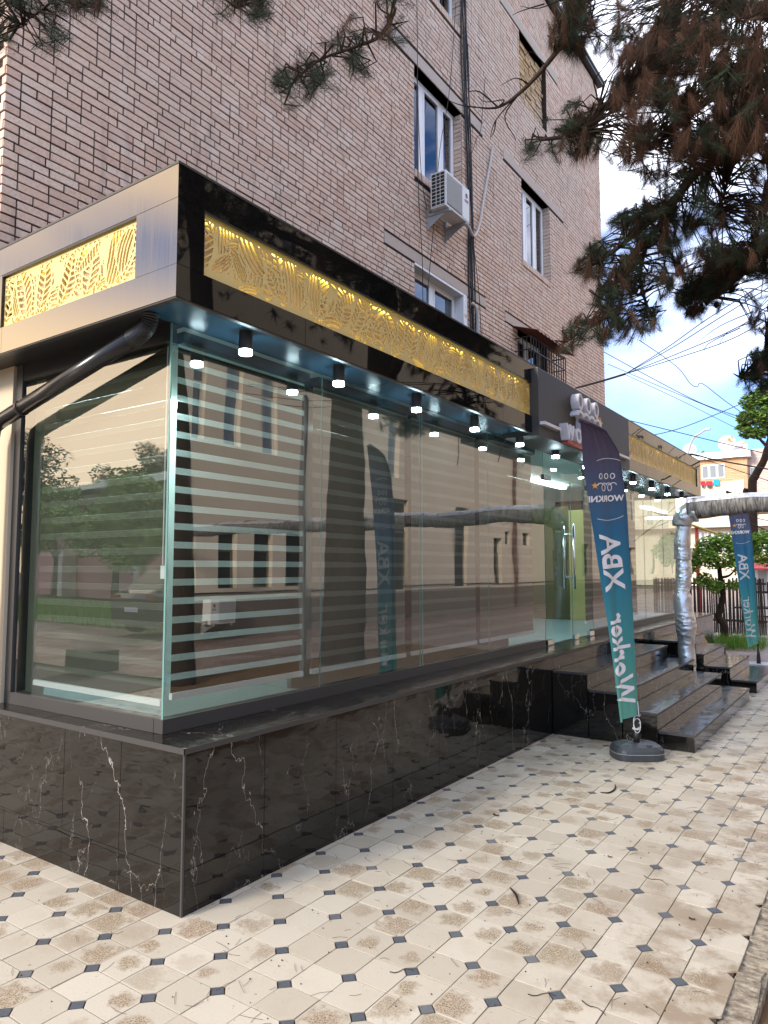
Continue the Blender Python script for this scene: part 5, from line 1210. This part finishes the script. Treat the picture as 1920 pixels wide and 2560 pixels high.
def W3(u, v, d): return tuple(at(u, v, d))
LIMBS = []      # polylines of limbs (3D) in view
def L3(pts, r0, r1, tree=pine):
    p = [q if abs(q[0]) < 9 else W3(*q) for q in pts]; LIMBS.append(p); return limb(p, r0, r1, tree, n=7)
HUB = (1.1, 9.3, 5.9); HUB2 = (1.3, 9.5, 4.4)
L3([HUB, (1990, 60, 7.6), (1850, 20, 7.2), (1720, -30, 6.8), (1659, 56, 6.4), (1618, 150, 6.2), (1539, 250, 6.0), (1494, 277, 5.9), (1460, 330, 5.8), (1350, 350, 5.6)], .10, .012)
L3([(1720, -30, 6.8), (1560, -80, 6.2), (1461, 0, 5.9), (1423, 82, 5.8), (1364, 164, 5.7), (1300, 232, 5.5), (1245, 268, 5.4), (1190, 268, 5.3)], .040, .004)
L3([HUB2, (1990, 300, 8), (1920, 314, 7.6), (1853, 351, 7.2), (1804, 392, 7), (1730, 441, 6.8), (1690, 500, 6.6), (1620, 560, 6.4), (1507, 647, 6.2), (1440, 676, 6.1)], .08, .008)
L3([(1690, 500, 6.6), (1620, 600, 6.4), (1554, 665, 6.3), (1535, 730, 6.2), (1515, 790, 6.2), (1440, 838, 6.1), (1415, 855, 6.1)], .03, .006)
L3([(1620, 600, 6.4), (1600, 690, 6.4), (1620, 770, 6.4), (1640, 800, 6.3)], .022, .006)
L3([HUB2, (1980, 380, 8.2), (1925, 450, 8), (1905, 523, 7.8), (1872, 647, 7.6), (1807, 729, 7.4), (1766, 747, 7.3), (1720, 735, 7.2)], .05, .006)
L3([(1905, 523, 7.8), (1940, 680, 7.6), (1918, 829, 7.5), (1908, 912, 7.5), (1850, 945, 7.4)], .035, .006)
L3([HUB, (1960, 150, 7), (1860, 200, 6.6), (1760, 260, 6.4), (1680, 330, 6.2), (1600, 380, 6.1)], .06, .010)
L3([(1940, 220, 6.2), (1880, 300, 6.1), (1830, 420, 6.0), (1800, 520, 6.0)], .03, .008)
TW = []; tg = []; td = []
def add_tuft(p, d, dead, s=1., sp=.55): (td if dead else tg).append((np.array(p), np.array(d, float), s, sp))
def scatter(poly, n, d0, d1, deadf, tree, s=1., follow=None):
    us = [q[0] for q in poly]; vs_ = [q[1] for q in poly]; k = 0; cen = []
    while k < n:
        u = random.uniform(min(us), max(us)); v = random.uniform(min(vs_), max(vs_))
        if not inpoly(u, v, poly): continue
        gap = mnoise.noise(Vector((u/70., v/70., 2.3)))+.5*mnoise.noise(Vector((u/28., v/28., 7.1)))
        if gap < -.12 and random.random() < .9: continue
        d = random.uniform(d0, d1); p = at(u, v, d); k += 1
        dead = random.random() < deadf(u, v)
        outward = np.array([random.gauss(-.25, .5), random.gauss(-.3, .5), random.gauss(-.1, .45)])
        if dead: outward = np.array([random.gauss(-.1, .35), random.gauss(0, .35), -1])
        add_tuft(p, outward, dead, s*random.uniform(.7, 1.25), .48 if not dead else .30)
        cen.append((p, outward/np.linalg.norm(outward)))
    return cen
BODY = [(1400, -60), (1385, 60), (1440, 100), (1478, 200), (1500, 300), (1470, 330), (1490, 400), (1560, 425), (1640, 470), (1655, 500), (1600, 500), (1690, 560), (1760, 640), (1860, 660), (1980, 620), (1980, -60)]
CLUMP = [(1655, 500), (1560, 520), (1500, 560), (1490, 600), (1440, 655), (1430, 690), (1500, 700), (1480, 760), (1410, 830), (1400, 880), (1470, 880), (1540, 850), (1560, 870), (1640, 820), (1630, 760), (1690, 720), (1700, 650), (1760, 620)]
RIGHT = [(1760, 620), (1740, 700), (1690, 745), (1720, 790), (1790, 770), (1850, 740), (1870, 800), (1900, 860), (1830, 930), (1880, 975), (1980, 960), (1980, 600)]
cen = scatter(BODY, 980, 5.4, 8.0, lambda u, v: .62 if (u > 1560 and 60 < v < 400) else .34, pine)
cen += scatter([(1560, 120), (1500, 330), (1600, 400), (1900, 380), (1980, 200), (1800, 60)], 400, 5.2, 6.4, lambda u, v: .72, pine, 1.15)
cen += scatter([(1330, 320), (1300, 390), (1370, 400), (1480, 395), (1480, 240), (1400, 260)], 70, 5.5, 6.2, lambda u, v: .5 if u > 1430 else .12, pine)
cen += scatter([(1380, 60), (1370, 160), (1440, 180), (1480, 60), (1440, -40)], 75, 5.5, 6.2, lambda u, v: .6, pine)
cen += scatter(CLUMP, 380, 5.9, 6.9, lambda u, v: .22 if u < 1560 else .4, pine)
cen += scatter(RIGHT, 300, 6.8, 8.2, lambda u, v: .5, pine)
cen += scatter([(1690, 540), (1980, 540), (1980, 720), (1700, 720)], 200, 7, 8.4, lambda u, v: .55, pine, .9)
cen += scatter([(1720, 700), (1690, 745), (1720, 790), (1800, 775), (1850, 720)], 80, 6.9, 7.6, lambda u, v: .12, pine)
cen += scatter([(1850, 900), (1825, 935), (1875, 980), (1980, 970), (1980, 860)], 60, 7.0, 7.6, lambda u, v: .15, pine)
# twigs joining tufts to the nearest limb
LP = np.array([q for p in LIMBS for q in smooth_path(p, 6)])
tw = MB()
for p, d in cen:
    q = LP[np.argmin(((LP-p)**2).sum(1)+.3*(LP[:, 2] < p[2]-.1))]
    m_ = (p*.6+q*.4)+np.array([random.gauss(0, .05), random.gauss(0, .05), random.uniform(.02, .12)])
    if np.linalg.norm(p-q) < 2.2: tw.tube([tuple(q), tuple(m_), tuple(p), tuple(p+d*.05)], [.008, .0055, .004, .002], 4, False)
stuff(tw.build('twigs', M['twig'], pine))
bt_ = MB()                                        # bare twigs in front of the wall
def bare(pts, r): bt_.tube(smooth_path([W3(*q) for q in pts], 4), [r*(1-.8*i/(len(smooth_path(pts, 4))-1)) for i in range(len(smooth_path(pts, 4)))], 5, False)
for p in ([(1300, 232, 5.5), (1240, 300, 5.4), (1225, 350, 5.4)], [(1190, 268, 5.3), (1150, 262, 5.3), (1120, 250, 5.3)], [(1300, 232, 5.5), (1262, 290, 5.4), (1285, 340, 5.4), (1290, 350, 5.4)], [(1245, 268, 5.4), (1200, 230, 5.3), (1170, 228, 5.3), (1180, 215, 5.3)], [(1364, 164, 5.7), (1330, 130, 5.6), (1310, 140, 5.6)], [(1245, 268, 5.4), (1260, 250, 5.4), (1215, 255, 5.3), (1195, 240, 5.3)],
          [(1320, 210, 5.5), (1290, 195, 5.4), (1250, 215, 5.4)], [(1240, 300, 5.4), (1235, 330, 5.4), (1225, 345, 5.4)], [(1360, 10, 5.8), (1310, 25, 5.7), (1280, 38, 5.7)], [(1420, -10, 5.8), (1350, 20, 5.7), (1300, 15, 5.7)], [(1850, 820, 7.4), (1770, 860, 7.3), (1760, 890, 7.3)], [(1900, 800, 7.4), (1820, 830, 7.3), (1790, 880, 7.3)], [(1880, 780, 7.4), (1800, 815, 7.3), (1745, 855, 7.3)]): bare(p, .0065)
stuff(bt_.build('bare_twigs', M['twig'], pine))
pcn = 0
for u, v, d in ((1588, 727, 6.3), (1607, 733, 6.3), (1529, 812, 6.2), (1565, 563, 6.3), (1768, 755, 7.2), (1791, 762, 7.2), (1862, 500, 7.2)):
    p = W3(u, v, d); g_ = MB(); g_.tube([(p[0], p[1], p[2]+.035), (p[0], p[1], p[2]+.015), (p[0], p[1], p[2]-.01), (p[0], p[1], p[2]-.035)], [.012, .027, .026, .006], 8, True, .25); g_.build('pine_cone', M['twig'], pine)
# crown beyond the frame (overhead and to the right), seen in reflections
far_g = []; far_d = []; ctr = [(0.9, 9, 7.2), (-.2, 8, 6.6), (1.6, 7.2, 6.8), (.4, 10.8, 7.4), (2.6, 9.5, 7.0), (.2, 6.2, 6.3), (1.8, 12, 7.2), (2.4, 5.2, 6.6), (.6, 4.4, 6.6), (3.2, 7.4, 7.4), (-.3, 12.2, 7.6), (1.4, 9.6, 8.6)]
inside_ok = lambda u, v: inpoly(u, v, BODY) or inpoly(u, v, CLUMP) or inpoly(u, v, RIGHT)
k = 0
while k < 1500:
    c = random.choice(ctr); p = np.array(c)+np.array([random.gauss(0, .75), random.gauss(0, .8), random.gauss(0, .5)])
    if p[2] < 4.6: continue
    u, v, z = proj(p)
    if z > .2 and -30 < u < 1950 and -70 < v < 2600 and not inside_ok(u, v): continue
    if z > .2 and 0 < u < 1920 and 0 < v and random.random() < .5: continue
    k += 1; dead = random.random() < .45; dd = np.array([random.gauss(0, .5), random.gauss(0, .5), random.gauss(-.3, .4)])
    (far_d if dead else far_g).append((p, dd, 1.25, .6))
for c in ctr: limb([(1.1, 9.2, 6.2), tuple((np.array(c)+np.array((1.1, 9.2, 6.4)))/2), c], .06, .015, pine, n=6)
V, F = needles(tg, 120, .125, .00085, RNG); npmesh('crown', V, F, M['needle'], pine)
V, F = needles(td, 130, .16, .0009, RNG); npmesh('dead_needles', V, F, M['dead'], pine)
V, F = needles(far_g, 46, .15, .0045, RNG); npmesh('upper_crown', V, F, M['needle'], pine)
V, F = needles(far_d, 46, .15, .0045, RNG); npmesh('upper_dead_needles', V, F, M['dead'], pine)
# second pine: tips at the top left
tg, td, LIMBS = [], [], []
L3([(1.9, 6.0, 6.6), (.9, 4.9, 6.9), (1250, -600, 4.5), (1010, -60, 4.0), (985, 30, 3.9), (950, 90, 3.85), (880, 120, 3.8), (800, 150, 3.75), (740, 200, 3.7), (725, 225, 3.7)], .018, .003, pine2)
L3([(1010, -60, 4.0), (960, -60, 3.9), (850, -90, 3.8), (720, -60, 3.7), (640, -20, 3.65), (590, 20, 3.6)], .016, .003, pine2)
L3([(900, -260, 3.9), (500, -260, 3.6), (330, -120, 3.5), (200, -60, 3.45), (110, 20, 3.4), (50, 60, 3.4)], .016, .003, pine2)
cen = scatter([(690, 180), (680, 210), (745, 275), (800, 240), (880, 190), (960, 150), (1010, 60), (1010, -30), (930, -30), (850, 80), (760, 130)], 62, 3.6, 4.0, lambda u, v: .10, pine2, .9)
cen += scatter([(490, -30), (520, 35), (600, 45), (660, 45), (690, -30)], 26, 3.5, 3.8, lambda u, v: .15, pine2, .9)
cen += scatter([(-40, -30), (-40, 120), (30, 105), (90, 115), (160, 115), (190, 60), (290, 25), (300, -30)], 58, 3.3, 3.6, lambda u, v: .22 if u > 180 else .04, pine2, .9)
LP = np.array([q for p in LIMBS for q in smooth_path(p, 6)]); tw = MB()
for p, d in cen:
    q = LP[np.argmin(((LP-p)**2).sum(1))]; m_ = (p*.6+q*.4)+np.array([random.gauss(0, .04), random.gauss(0, .04), random.uniform(0, .06)])
    if np.linalg.norm(p-q) < 1.5: tw.tube([tuple(q), tuple(m_), tuple(p), tuple(p+d*.05)], [.006, .004, .003, .0015], 4, False)
stuff(tw.build('twigs', M['twig'], pine2))
V, F = needles(tg, 110, .115, .0006, RNG); npmesh('crown', V, F, M['needle'], pine2)
V, F = needles(td, 110, .13, .0006, RNG); npmesh('dead_needles', V, F, M['dead'], pine2)
far_g = []
k = 0
while k < 500:
    p = np.array(random.choice([(1.8, 5.9, 7.2), (2.6, 5.0, 6.8), (1.2, 4.4, 6.9), (2.8, 6.8, 7.2)]))+np.array([random.gauss(0, .7), random.gauss(0, .7), random.gauss(0, .5)])
    u, v, z = proj(p)
    if z > .2 and -60 < u < 1980 and -120 < v: continue
    k += 1; far_g.append((p, np.array([random.gauss(0, .5), random.gauss(0, .5), random.gauss(-.3, .4)]), 1.25, .6))
V, F = needles(far_g, 46, .15, .0045, RNG); npmesh('upper_crown', V, F, M['needle'], pine2)

# ================================================================== ACROSS THE STREET (seen mirrored in the glass)
XO = 7.0
opp = thing('opposite_building', 'long beige rendered building mirrored in the shop glass', 'building', (XO, 15, 0))
HOLES = []
for a, b in ((4.6, 5.1), (6.2, 6.75), (7.8, 8.35), (9.4, 9.95), (10.98, 11.37), (12.0, 12.56), (13.3, 13.9), (16.5, 17.2), (19.0, 19.7)): HOLES.append((a, b, 4.6, 6.9)); HOLES.append((a, b, 8.4, 10.4))
for a, b in ((6.0, 6.7), (8.6, 9.3), (10.6, 11.2), (11.86, 12.45), (12.96, 13.65), (14.26, 15.1)): HOLES.append((a, b, 1.12, 2.56))
for a in (33.5, 37.0, 41.0, 45.5, 50.5, 56.0, 62.0, 69.0): HOLES += [(a, a+1.1, 1.2, 2.9), (a, a+1.1, 4.6, 6.6), (a, a+1.1, 8.2, 10.0)]
HOLES += [(19.3, 20.2, .88, 3.9), (23.4, 24.4, .9, 3.9), (26.7, 27.2, 1.0, 2.82), (27.6, 28.2, 2.6, 3.15), (29.6, 30.3, 2.6, 3.15)]
ys = sorted({0, 90, *[a for h in HOLES for a in h[:2]]}); zs = sorted({.85, 10.6, *[a for h in HOLES for a in h[2:]]}); wl_ = MB()
for a, b in zip(ys, ys[1:]):
    run0 = None
    for c, d in zip(zs, zs[1:]):
        if not any(h[0] <= a+1e-6 and b <= h[1]+1e-6 and h[2] <= c+1e-6 and d <= h[3]+1e-6 for h in HOLES): wl_.box(XO, XO+.3, a, b, c, d)
wl_.box(XO+.301, XO+10, 0, 90, .85, 10.6); wl_.build('wall', M['cream'], opp)
MB().box(XO-.06, XO+10, -.05, 90.05, -.1, .849).build('base', M['beigedark'], opp)
for a, b, c, d in HOLES:
    w_ = MB().box(XO+.16, XO+.20, a+.004, b-.004, c+.004, d-.004).build('window', M['winglass2'] if c > 4 else M['dark'], opp)
    fr_ = MB(); zm = c+(d-c)*.62; fr_.box(XO+.13, XO+.158, a+.004, b-.004, zm, zm+.06); fr_.box(XO+.13, XO+.158, b-.06, b-.004, c+.004, zm-.001); fr_.build('frame', M['white'] if c > 4 else M['beigedark'], w_)
pp = MB(); pp.tube([(XO-.1, 28.6, -.05), (XO-.1, 28.6, 9)], .09, 10); pp.build('downpipe', mat('maroon_pipe', (.10, .035, .03), .5), opp)
cd_ = MB(); cd_.tube([(XO-.03, 2, 1.02), (XO-.03, 45, .98)], .018, 6); cd_.build('conduit', M['wire'], opp)
dup(ac, (XO-.3, 11.6, .32), 'white air conditioner standing low at the wall across the street', None, math.pi)
pl = thing('lamp_post', 'slim grey post across the pavement mirrored in the corner glass', 'post', (1.15, 8.28, 0)); MB().tube([(1.15, 8.28, -.1), (1.15, 8.28, 4.2)], .05, 12).build('post', mat('post_grey', (.16, .155, .15), .5), pl); MB().tube([(1.15, 8.28, 4.2), (1.15, 8.28, 4.26)], [.05, .02], 12).build('cap', M['black'], pl)
# pink house and garden mirrored in the side window
YH = -18.
hs_ = thing('pink_house', 'pink house with a green tin hip roof mirrored in the side window', 'house', (-36, YH, 0))
pk_ = mat('pink_render', (.68, .33, .29), .9, spec=.2); gn = mat('green_tin', (.10, .21, .20), .45)
MB().box(-31.2, -20, YH-9, YH, 0, 5.75).build('wall', pk_, hs_); MB().box(-44, -31.201, YH-9, YH-1.0, 0, 5.72).build('wall', pk_, hs_)
cn_ = MB()
for x in (-31.25, -37.9): cn_.box(x-.22, x+.22, YH-.9, YH+.05, 0, 5.74)
cn_.box(-44, -20, YH+.002, YH+.06, 5.3, 5.6); cn_.build('trim', M['cream'], hs_)
rf = MB(); rf.add([(-45, YH+.8, 5.78), (-19, YH+.8, 5.78), (-19, YH-10, 5.78), (-45, YH-10, 5.78), (-33.9, YH-4, 7.2), (-24, YH-4.2, 7.2), (-33.9, YH-5, 7.2), (-24, YH-5, 7.2)], [(0, 1, 5, 4), (1, 2, 7, 5), (2, 3, 6, 7), (3, 0, 4, 6), (4, 5, 7, 6), (3, 2, 1, 0)]); rf.build('roof', gn, hs_)
for x, zz in ((-35.5, 6.5), (-33.9, 6.6), (-36.8, 6.4)): MB().box(x-.1, x+.1, YH-1.2, YH-1.0, 5.9, zz).build('vent_pipe', M['white'], hs_)
for x in (-29.5, -26.5, -23.5):
    w_ = MB().box(x-.7, x+.7, YH+.001, YH+.06, 2.4, 4.2).build('window', M['white'], hs_); MB().box(x-.58, x+.58, YH+.061, YH+.07, 2.52, 4.08).build('pane', M['winglass2'], w_)
for i, (x, y, h_, r, lb) in enumerate([(-26.5, -13.5, 4.2, 1.9, 'leafy garden tree in front of the pink house'), (-33.5, -15, 4.6, 1.7, 'leafy garden tree left of the pink house front'), (-22, -11.5, 3.6, 1.5, 'low bushy garden tree behind the parked car'), (-40, -28, 9.5, 2.4, 'dark tree behind the green roof'), (-47, -30, 10.5, 2.6, 'taller dark tree far behind the green roof'), (-52, -24, 10, 2.8, 'wide dark tree beyond the pink house')]):
    t = thing('garden_tree', lb+', mirrored in the side window', 'tree', (x, y, 0), 'garden trees behind the viewer')
    limb([(x, y, -.05), (x+.1, y, h_*.4), (x-.05, y+.1, h_*.75)], .16, .06, t, name='trunk')
    for k in range(4): an = k*1.6; limb([(x, y, h_*.45), (x+math.cos(an)*r*.5, y+math.sin(an)*r*.5, h_*.7)], .06, .02, t, n=6)
    leaf_cloud('crown', [(x+random.gauss(0, r*.5), y+random.gauss(0, r*.5), h_-r*.5+random.gauss(0, r*.4)) for _ in range(9)], [r*random.uniform(.4, .62) for _ in range(9)], 3600, .16, M['leaf2'] if i < 3 else M['leafd'], t)
gv = RNG.random((9000, 2)); P = np.c_[-36+20*gv[:, 0], -13.5+6.2*gv[:, 1]]; n = len(P); hh = .15+.3*RNG.random(n); an = RNG.random(n)*6.28; wv = np.c_[np.cos(an), np.sin(an)]*.02; le = RNG.normal(size=(n, 2))*.07
V = np.stack([np.c_[P-wv, np.full(n, -.06)], np.c_[P+wv, np.full(n, -.06)], np.c_[P+le, hh]], 1).reshape(-1, 3)
stuff(npmesh('garden_grass', V, np.arange(3*n).reshape(n, 3), M['grass']))
# parked car, rear towards the shop
car = thing('parked_car', 'black crossover car parked rear first, mirrored in the side window', 'car', (-14.9, -6.0, 0))
cpaint = mat('car_paint', (.012, .011, .013), .12, coat=1.0); cglass = mat('car_glass', (.02, .022, .024), .05, ior=1.8)
def car_sec(y, zf, zb, w0, w1, zr=None, wr=.5):
    """half cross-section points (x,z) from sill to roof"""
    s = [(w0, zb), (w0+.02, zb+.25), (w1, zf-.06), (w1-.06, zf)]
    if zr: s += [(wr+.06, zr-.06), (wr, zr)]
    else: s += [(w1-.35, zf+.015), (.02, zf+.02)]
    return s
secs = [(-.02, .88, .36, .74, .78, None), (.10, 1.00, .24, .80, .86, None), (.30, 1.04, .2, .82, .88, 1.10), (.85, 1.03, .2, .83, .9, 1.55), (1.3, 1.01, .2, .84, .91, 1.64), (2.3, .99, .2, .84, .91, 1.62), (3.0, .98, .2, .84, .91, 1.36), (3.35, .98, .2, .84, .9, None), (4.1, .88, .22, .80, .84, None), (4.45, .70, .3, .70, .74, None)]
cx0, cy0 = -14.95, -6.0; V = []; F = []
for (yy, zf, zb, w0, w1, zr) in secs:
    h = car_sec(yy, zf, zb, w0, w1, zr, .52); ring_ = [(cx0+x, cy0-yy, z) for x, z in h]+[(cx0-x, cy0-yy, z) for x, z in reversed(h)]; V += ring_
n = 12
F = [(j*n+i, j*n+(i+1) % n, (j+1)*n+(i+1) % n, (j+1)*n+i) for j in range(len(secs)-1) for i in range(n)]+[tuple(range(n)), tuple((len(secs)-1)*n+i for i in reversed(range(n)))]
mb = MB(); mb.add(V, F); mb.build('body', cpaint, car, False)
g_ = MB(); g_.add([(cx0-.66, cy0-.315, 1.08), (cx0+.66, cy0-.315, 1.08), (cx0+.53, cy0-.80, 1.50), (cx0-.53, cy0-.80, 1.50)], [(0, 1, 2, 3)]); g_.v = [(a, b+.02, c+.03) for a, b, c in g_.v]; g_.build('rear_window', cglass, car)
for s in (-1, 1):
    MB().box(cx0+s*.55, cx0+s*.80, cy0-.10, cy0+.012, .86, .98).build('tail_light', mat('tail_red', (.30, .02, .02), .2), car)
    for yy in (.75, 3.55):
        wh = MB().tube([(cx0+s*.70, cy0-yy, .33), (cx0+s*.92, cy0-yy, .33)], .34, 22).build('wheel', M['blackplastic'], car); MB().tube([(cx0+s*.921, cy0-yy, .33), (cx0+s*.93, cy0-yy, .33)], .21, 16).build('rim', M['chrome'], wh)
    g_ = MB(); g_.add([(cx0+s*.885, cy0-.95, 1.03), (cx0+s*.905, cy0-2.9, 1.0), (cx0+s*.64, cy0-2.5, 1.50), (cx0+s*.63, cy0-1.05, 1.48)], [(0, 1, 2, 3)]); g_.v = [(a+s*.02, b, c) for a, b, c in g_.v]; g_.build('side_window', cglass, car)
MB().box(cx0-.26, cx0+.26, cy0+.021, cy0+.03, .58, .69).build('number_plate', M['white'], car)
bx_ = thing('planter_box', 'dark stone block on the pavement mirrored in the side window', 'block', (-10.6, -2.0, 0)); rough_block(-11.0, -10.3, -2.4, -1.9, -.05, .28, .01, 3).build('block', M['blackplastic'], bx_)

# ================================================================== LITTER ON THE PAVEMENT
lit = MB()
for i in range(1500):
    x = random.uniform(-4.4, -.62); y = random.uniform(.9, 7.5)
    if (x < -2.75 and y > 2.25) or (x < -1.4 and y > 6.7): continue
    if random.random() > .25+.75*(x+4.4)/3.8: continue
    t = random.random()
    if t < .5:                                    # crumbs
        s = random.uniform(.0015, .0045); lit.add([(x-s, y, .0015), (x+s*.6, y-s, .0015), (x+s, y+s*.7, .0015), (x, y, .0015+s*1.3)], [(0, 1, 3), (1, 2, 3), (2, 0, 3)])
    else:                                         # fallen needles
        a = random.random()*6.28; ln = random.uniform(.015, .055); b = random.gauss(0, .5)
        lit.tube([(x, y, .0022), (x+math.cos(a)*ln, y+math.sin(a)*ln, .0030), (x+math.cos(a)*ln+math.cos(a+b)*ln*.8, y+math.sin(a)*ln+math.sin(a+b)*ln*.8, .0020)], .0007, 3, False)
stuff(lit.build('litter', mat('litter_brown', (.055, .032, .020), .9), None))
def G0(u, v): q = _fw*FPX+_rt*(u-PW/2)-_up*(v-PH/2); t = -CAMH/q[2]; p = _C+q*t; return p
def pod(label, pts, r):
    P = [tuple(G0(*q)+np.array([0, 0, r*.9+.001])) for q in pts]; p = smooth_path(P, 5); k = len(p)
    return tag(MB().tube(p, [r*(.35+.65*math.sin(math.pi*(i+.5)/k)) for i in range(k)], 6).build('seed_pod', M['twig']), label, 'seed pod', 'dark seed pods lying on the pavers')
pod('curved dark seed pod lying on the middle of the pavement', [(1275, 2222), (1290, 2240), (1297, 2263)], .0055)
pod('curved dark seed pod lying in front of the black flag base', [(1501, 1983), (1522, 1984), (1537, 1975), (1538, 1963)], .006)
for (u, v, du, dv, lb) in ((1320, 2487, 70, 2, 'thin twig at the bottom middle of the pavement'), (1455, 2503, 60, 35, 'forked twig near the lower right pavers'), (975, 2431, 60, -6, 'short twig left of the lower right pavers'), (1610, 2190, 60, 22, 'thin twig on the pavers toward the kerb')):
    P = [tuple(G0(u+du*t, v+dv*t+4*math.sin(t*7))+np.array([0, 0, .003])) for t in np.linspace(0, 1, 7)]
    tag(MB().tube(P, [.0019-.001*i/6 for i in range(7)], 5).build('twig', M['twig']), lb, 'twig', 'twigs on the pavement')
for (u, v, s, lb) in ((1240, 2040, .022, 'dark curled leaf lying near the plinth'), (1525, 2144, .014, 'dark curled leaf in the middle right of the pavement'), (1730, 2300, .015, 'brown leaf on the pavers near the kerb')):
    p = G0(u, v); g_ = MB(); n = 10; V = []
    for i in range(n):
        t = 2*math.pi*i/n; V.append((p[0]+math.cos(t)*s, p[1]+math.sin(t)*s*.55, .004+.5*s*abs(math.cos(t))*(.6+.4*math.sin(3*t))))
    V.append((p[0], p[1], .003)); g_.add(V, [(i, (i+1) % n, n) for i in range(n)]); o = g_.build('fallen_leaf', M['twig']); tag(o, lb, 'leaf', 'dark leaves on the pavement')
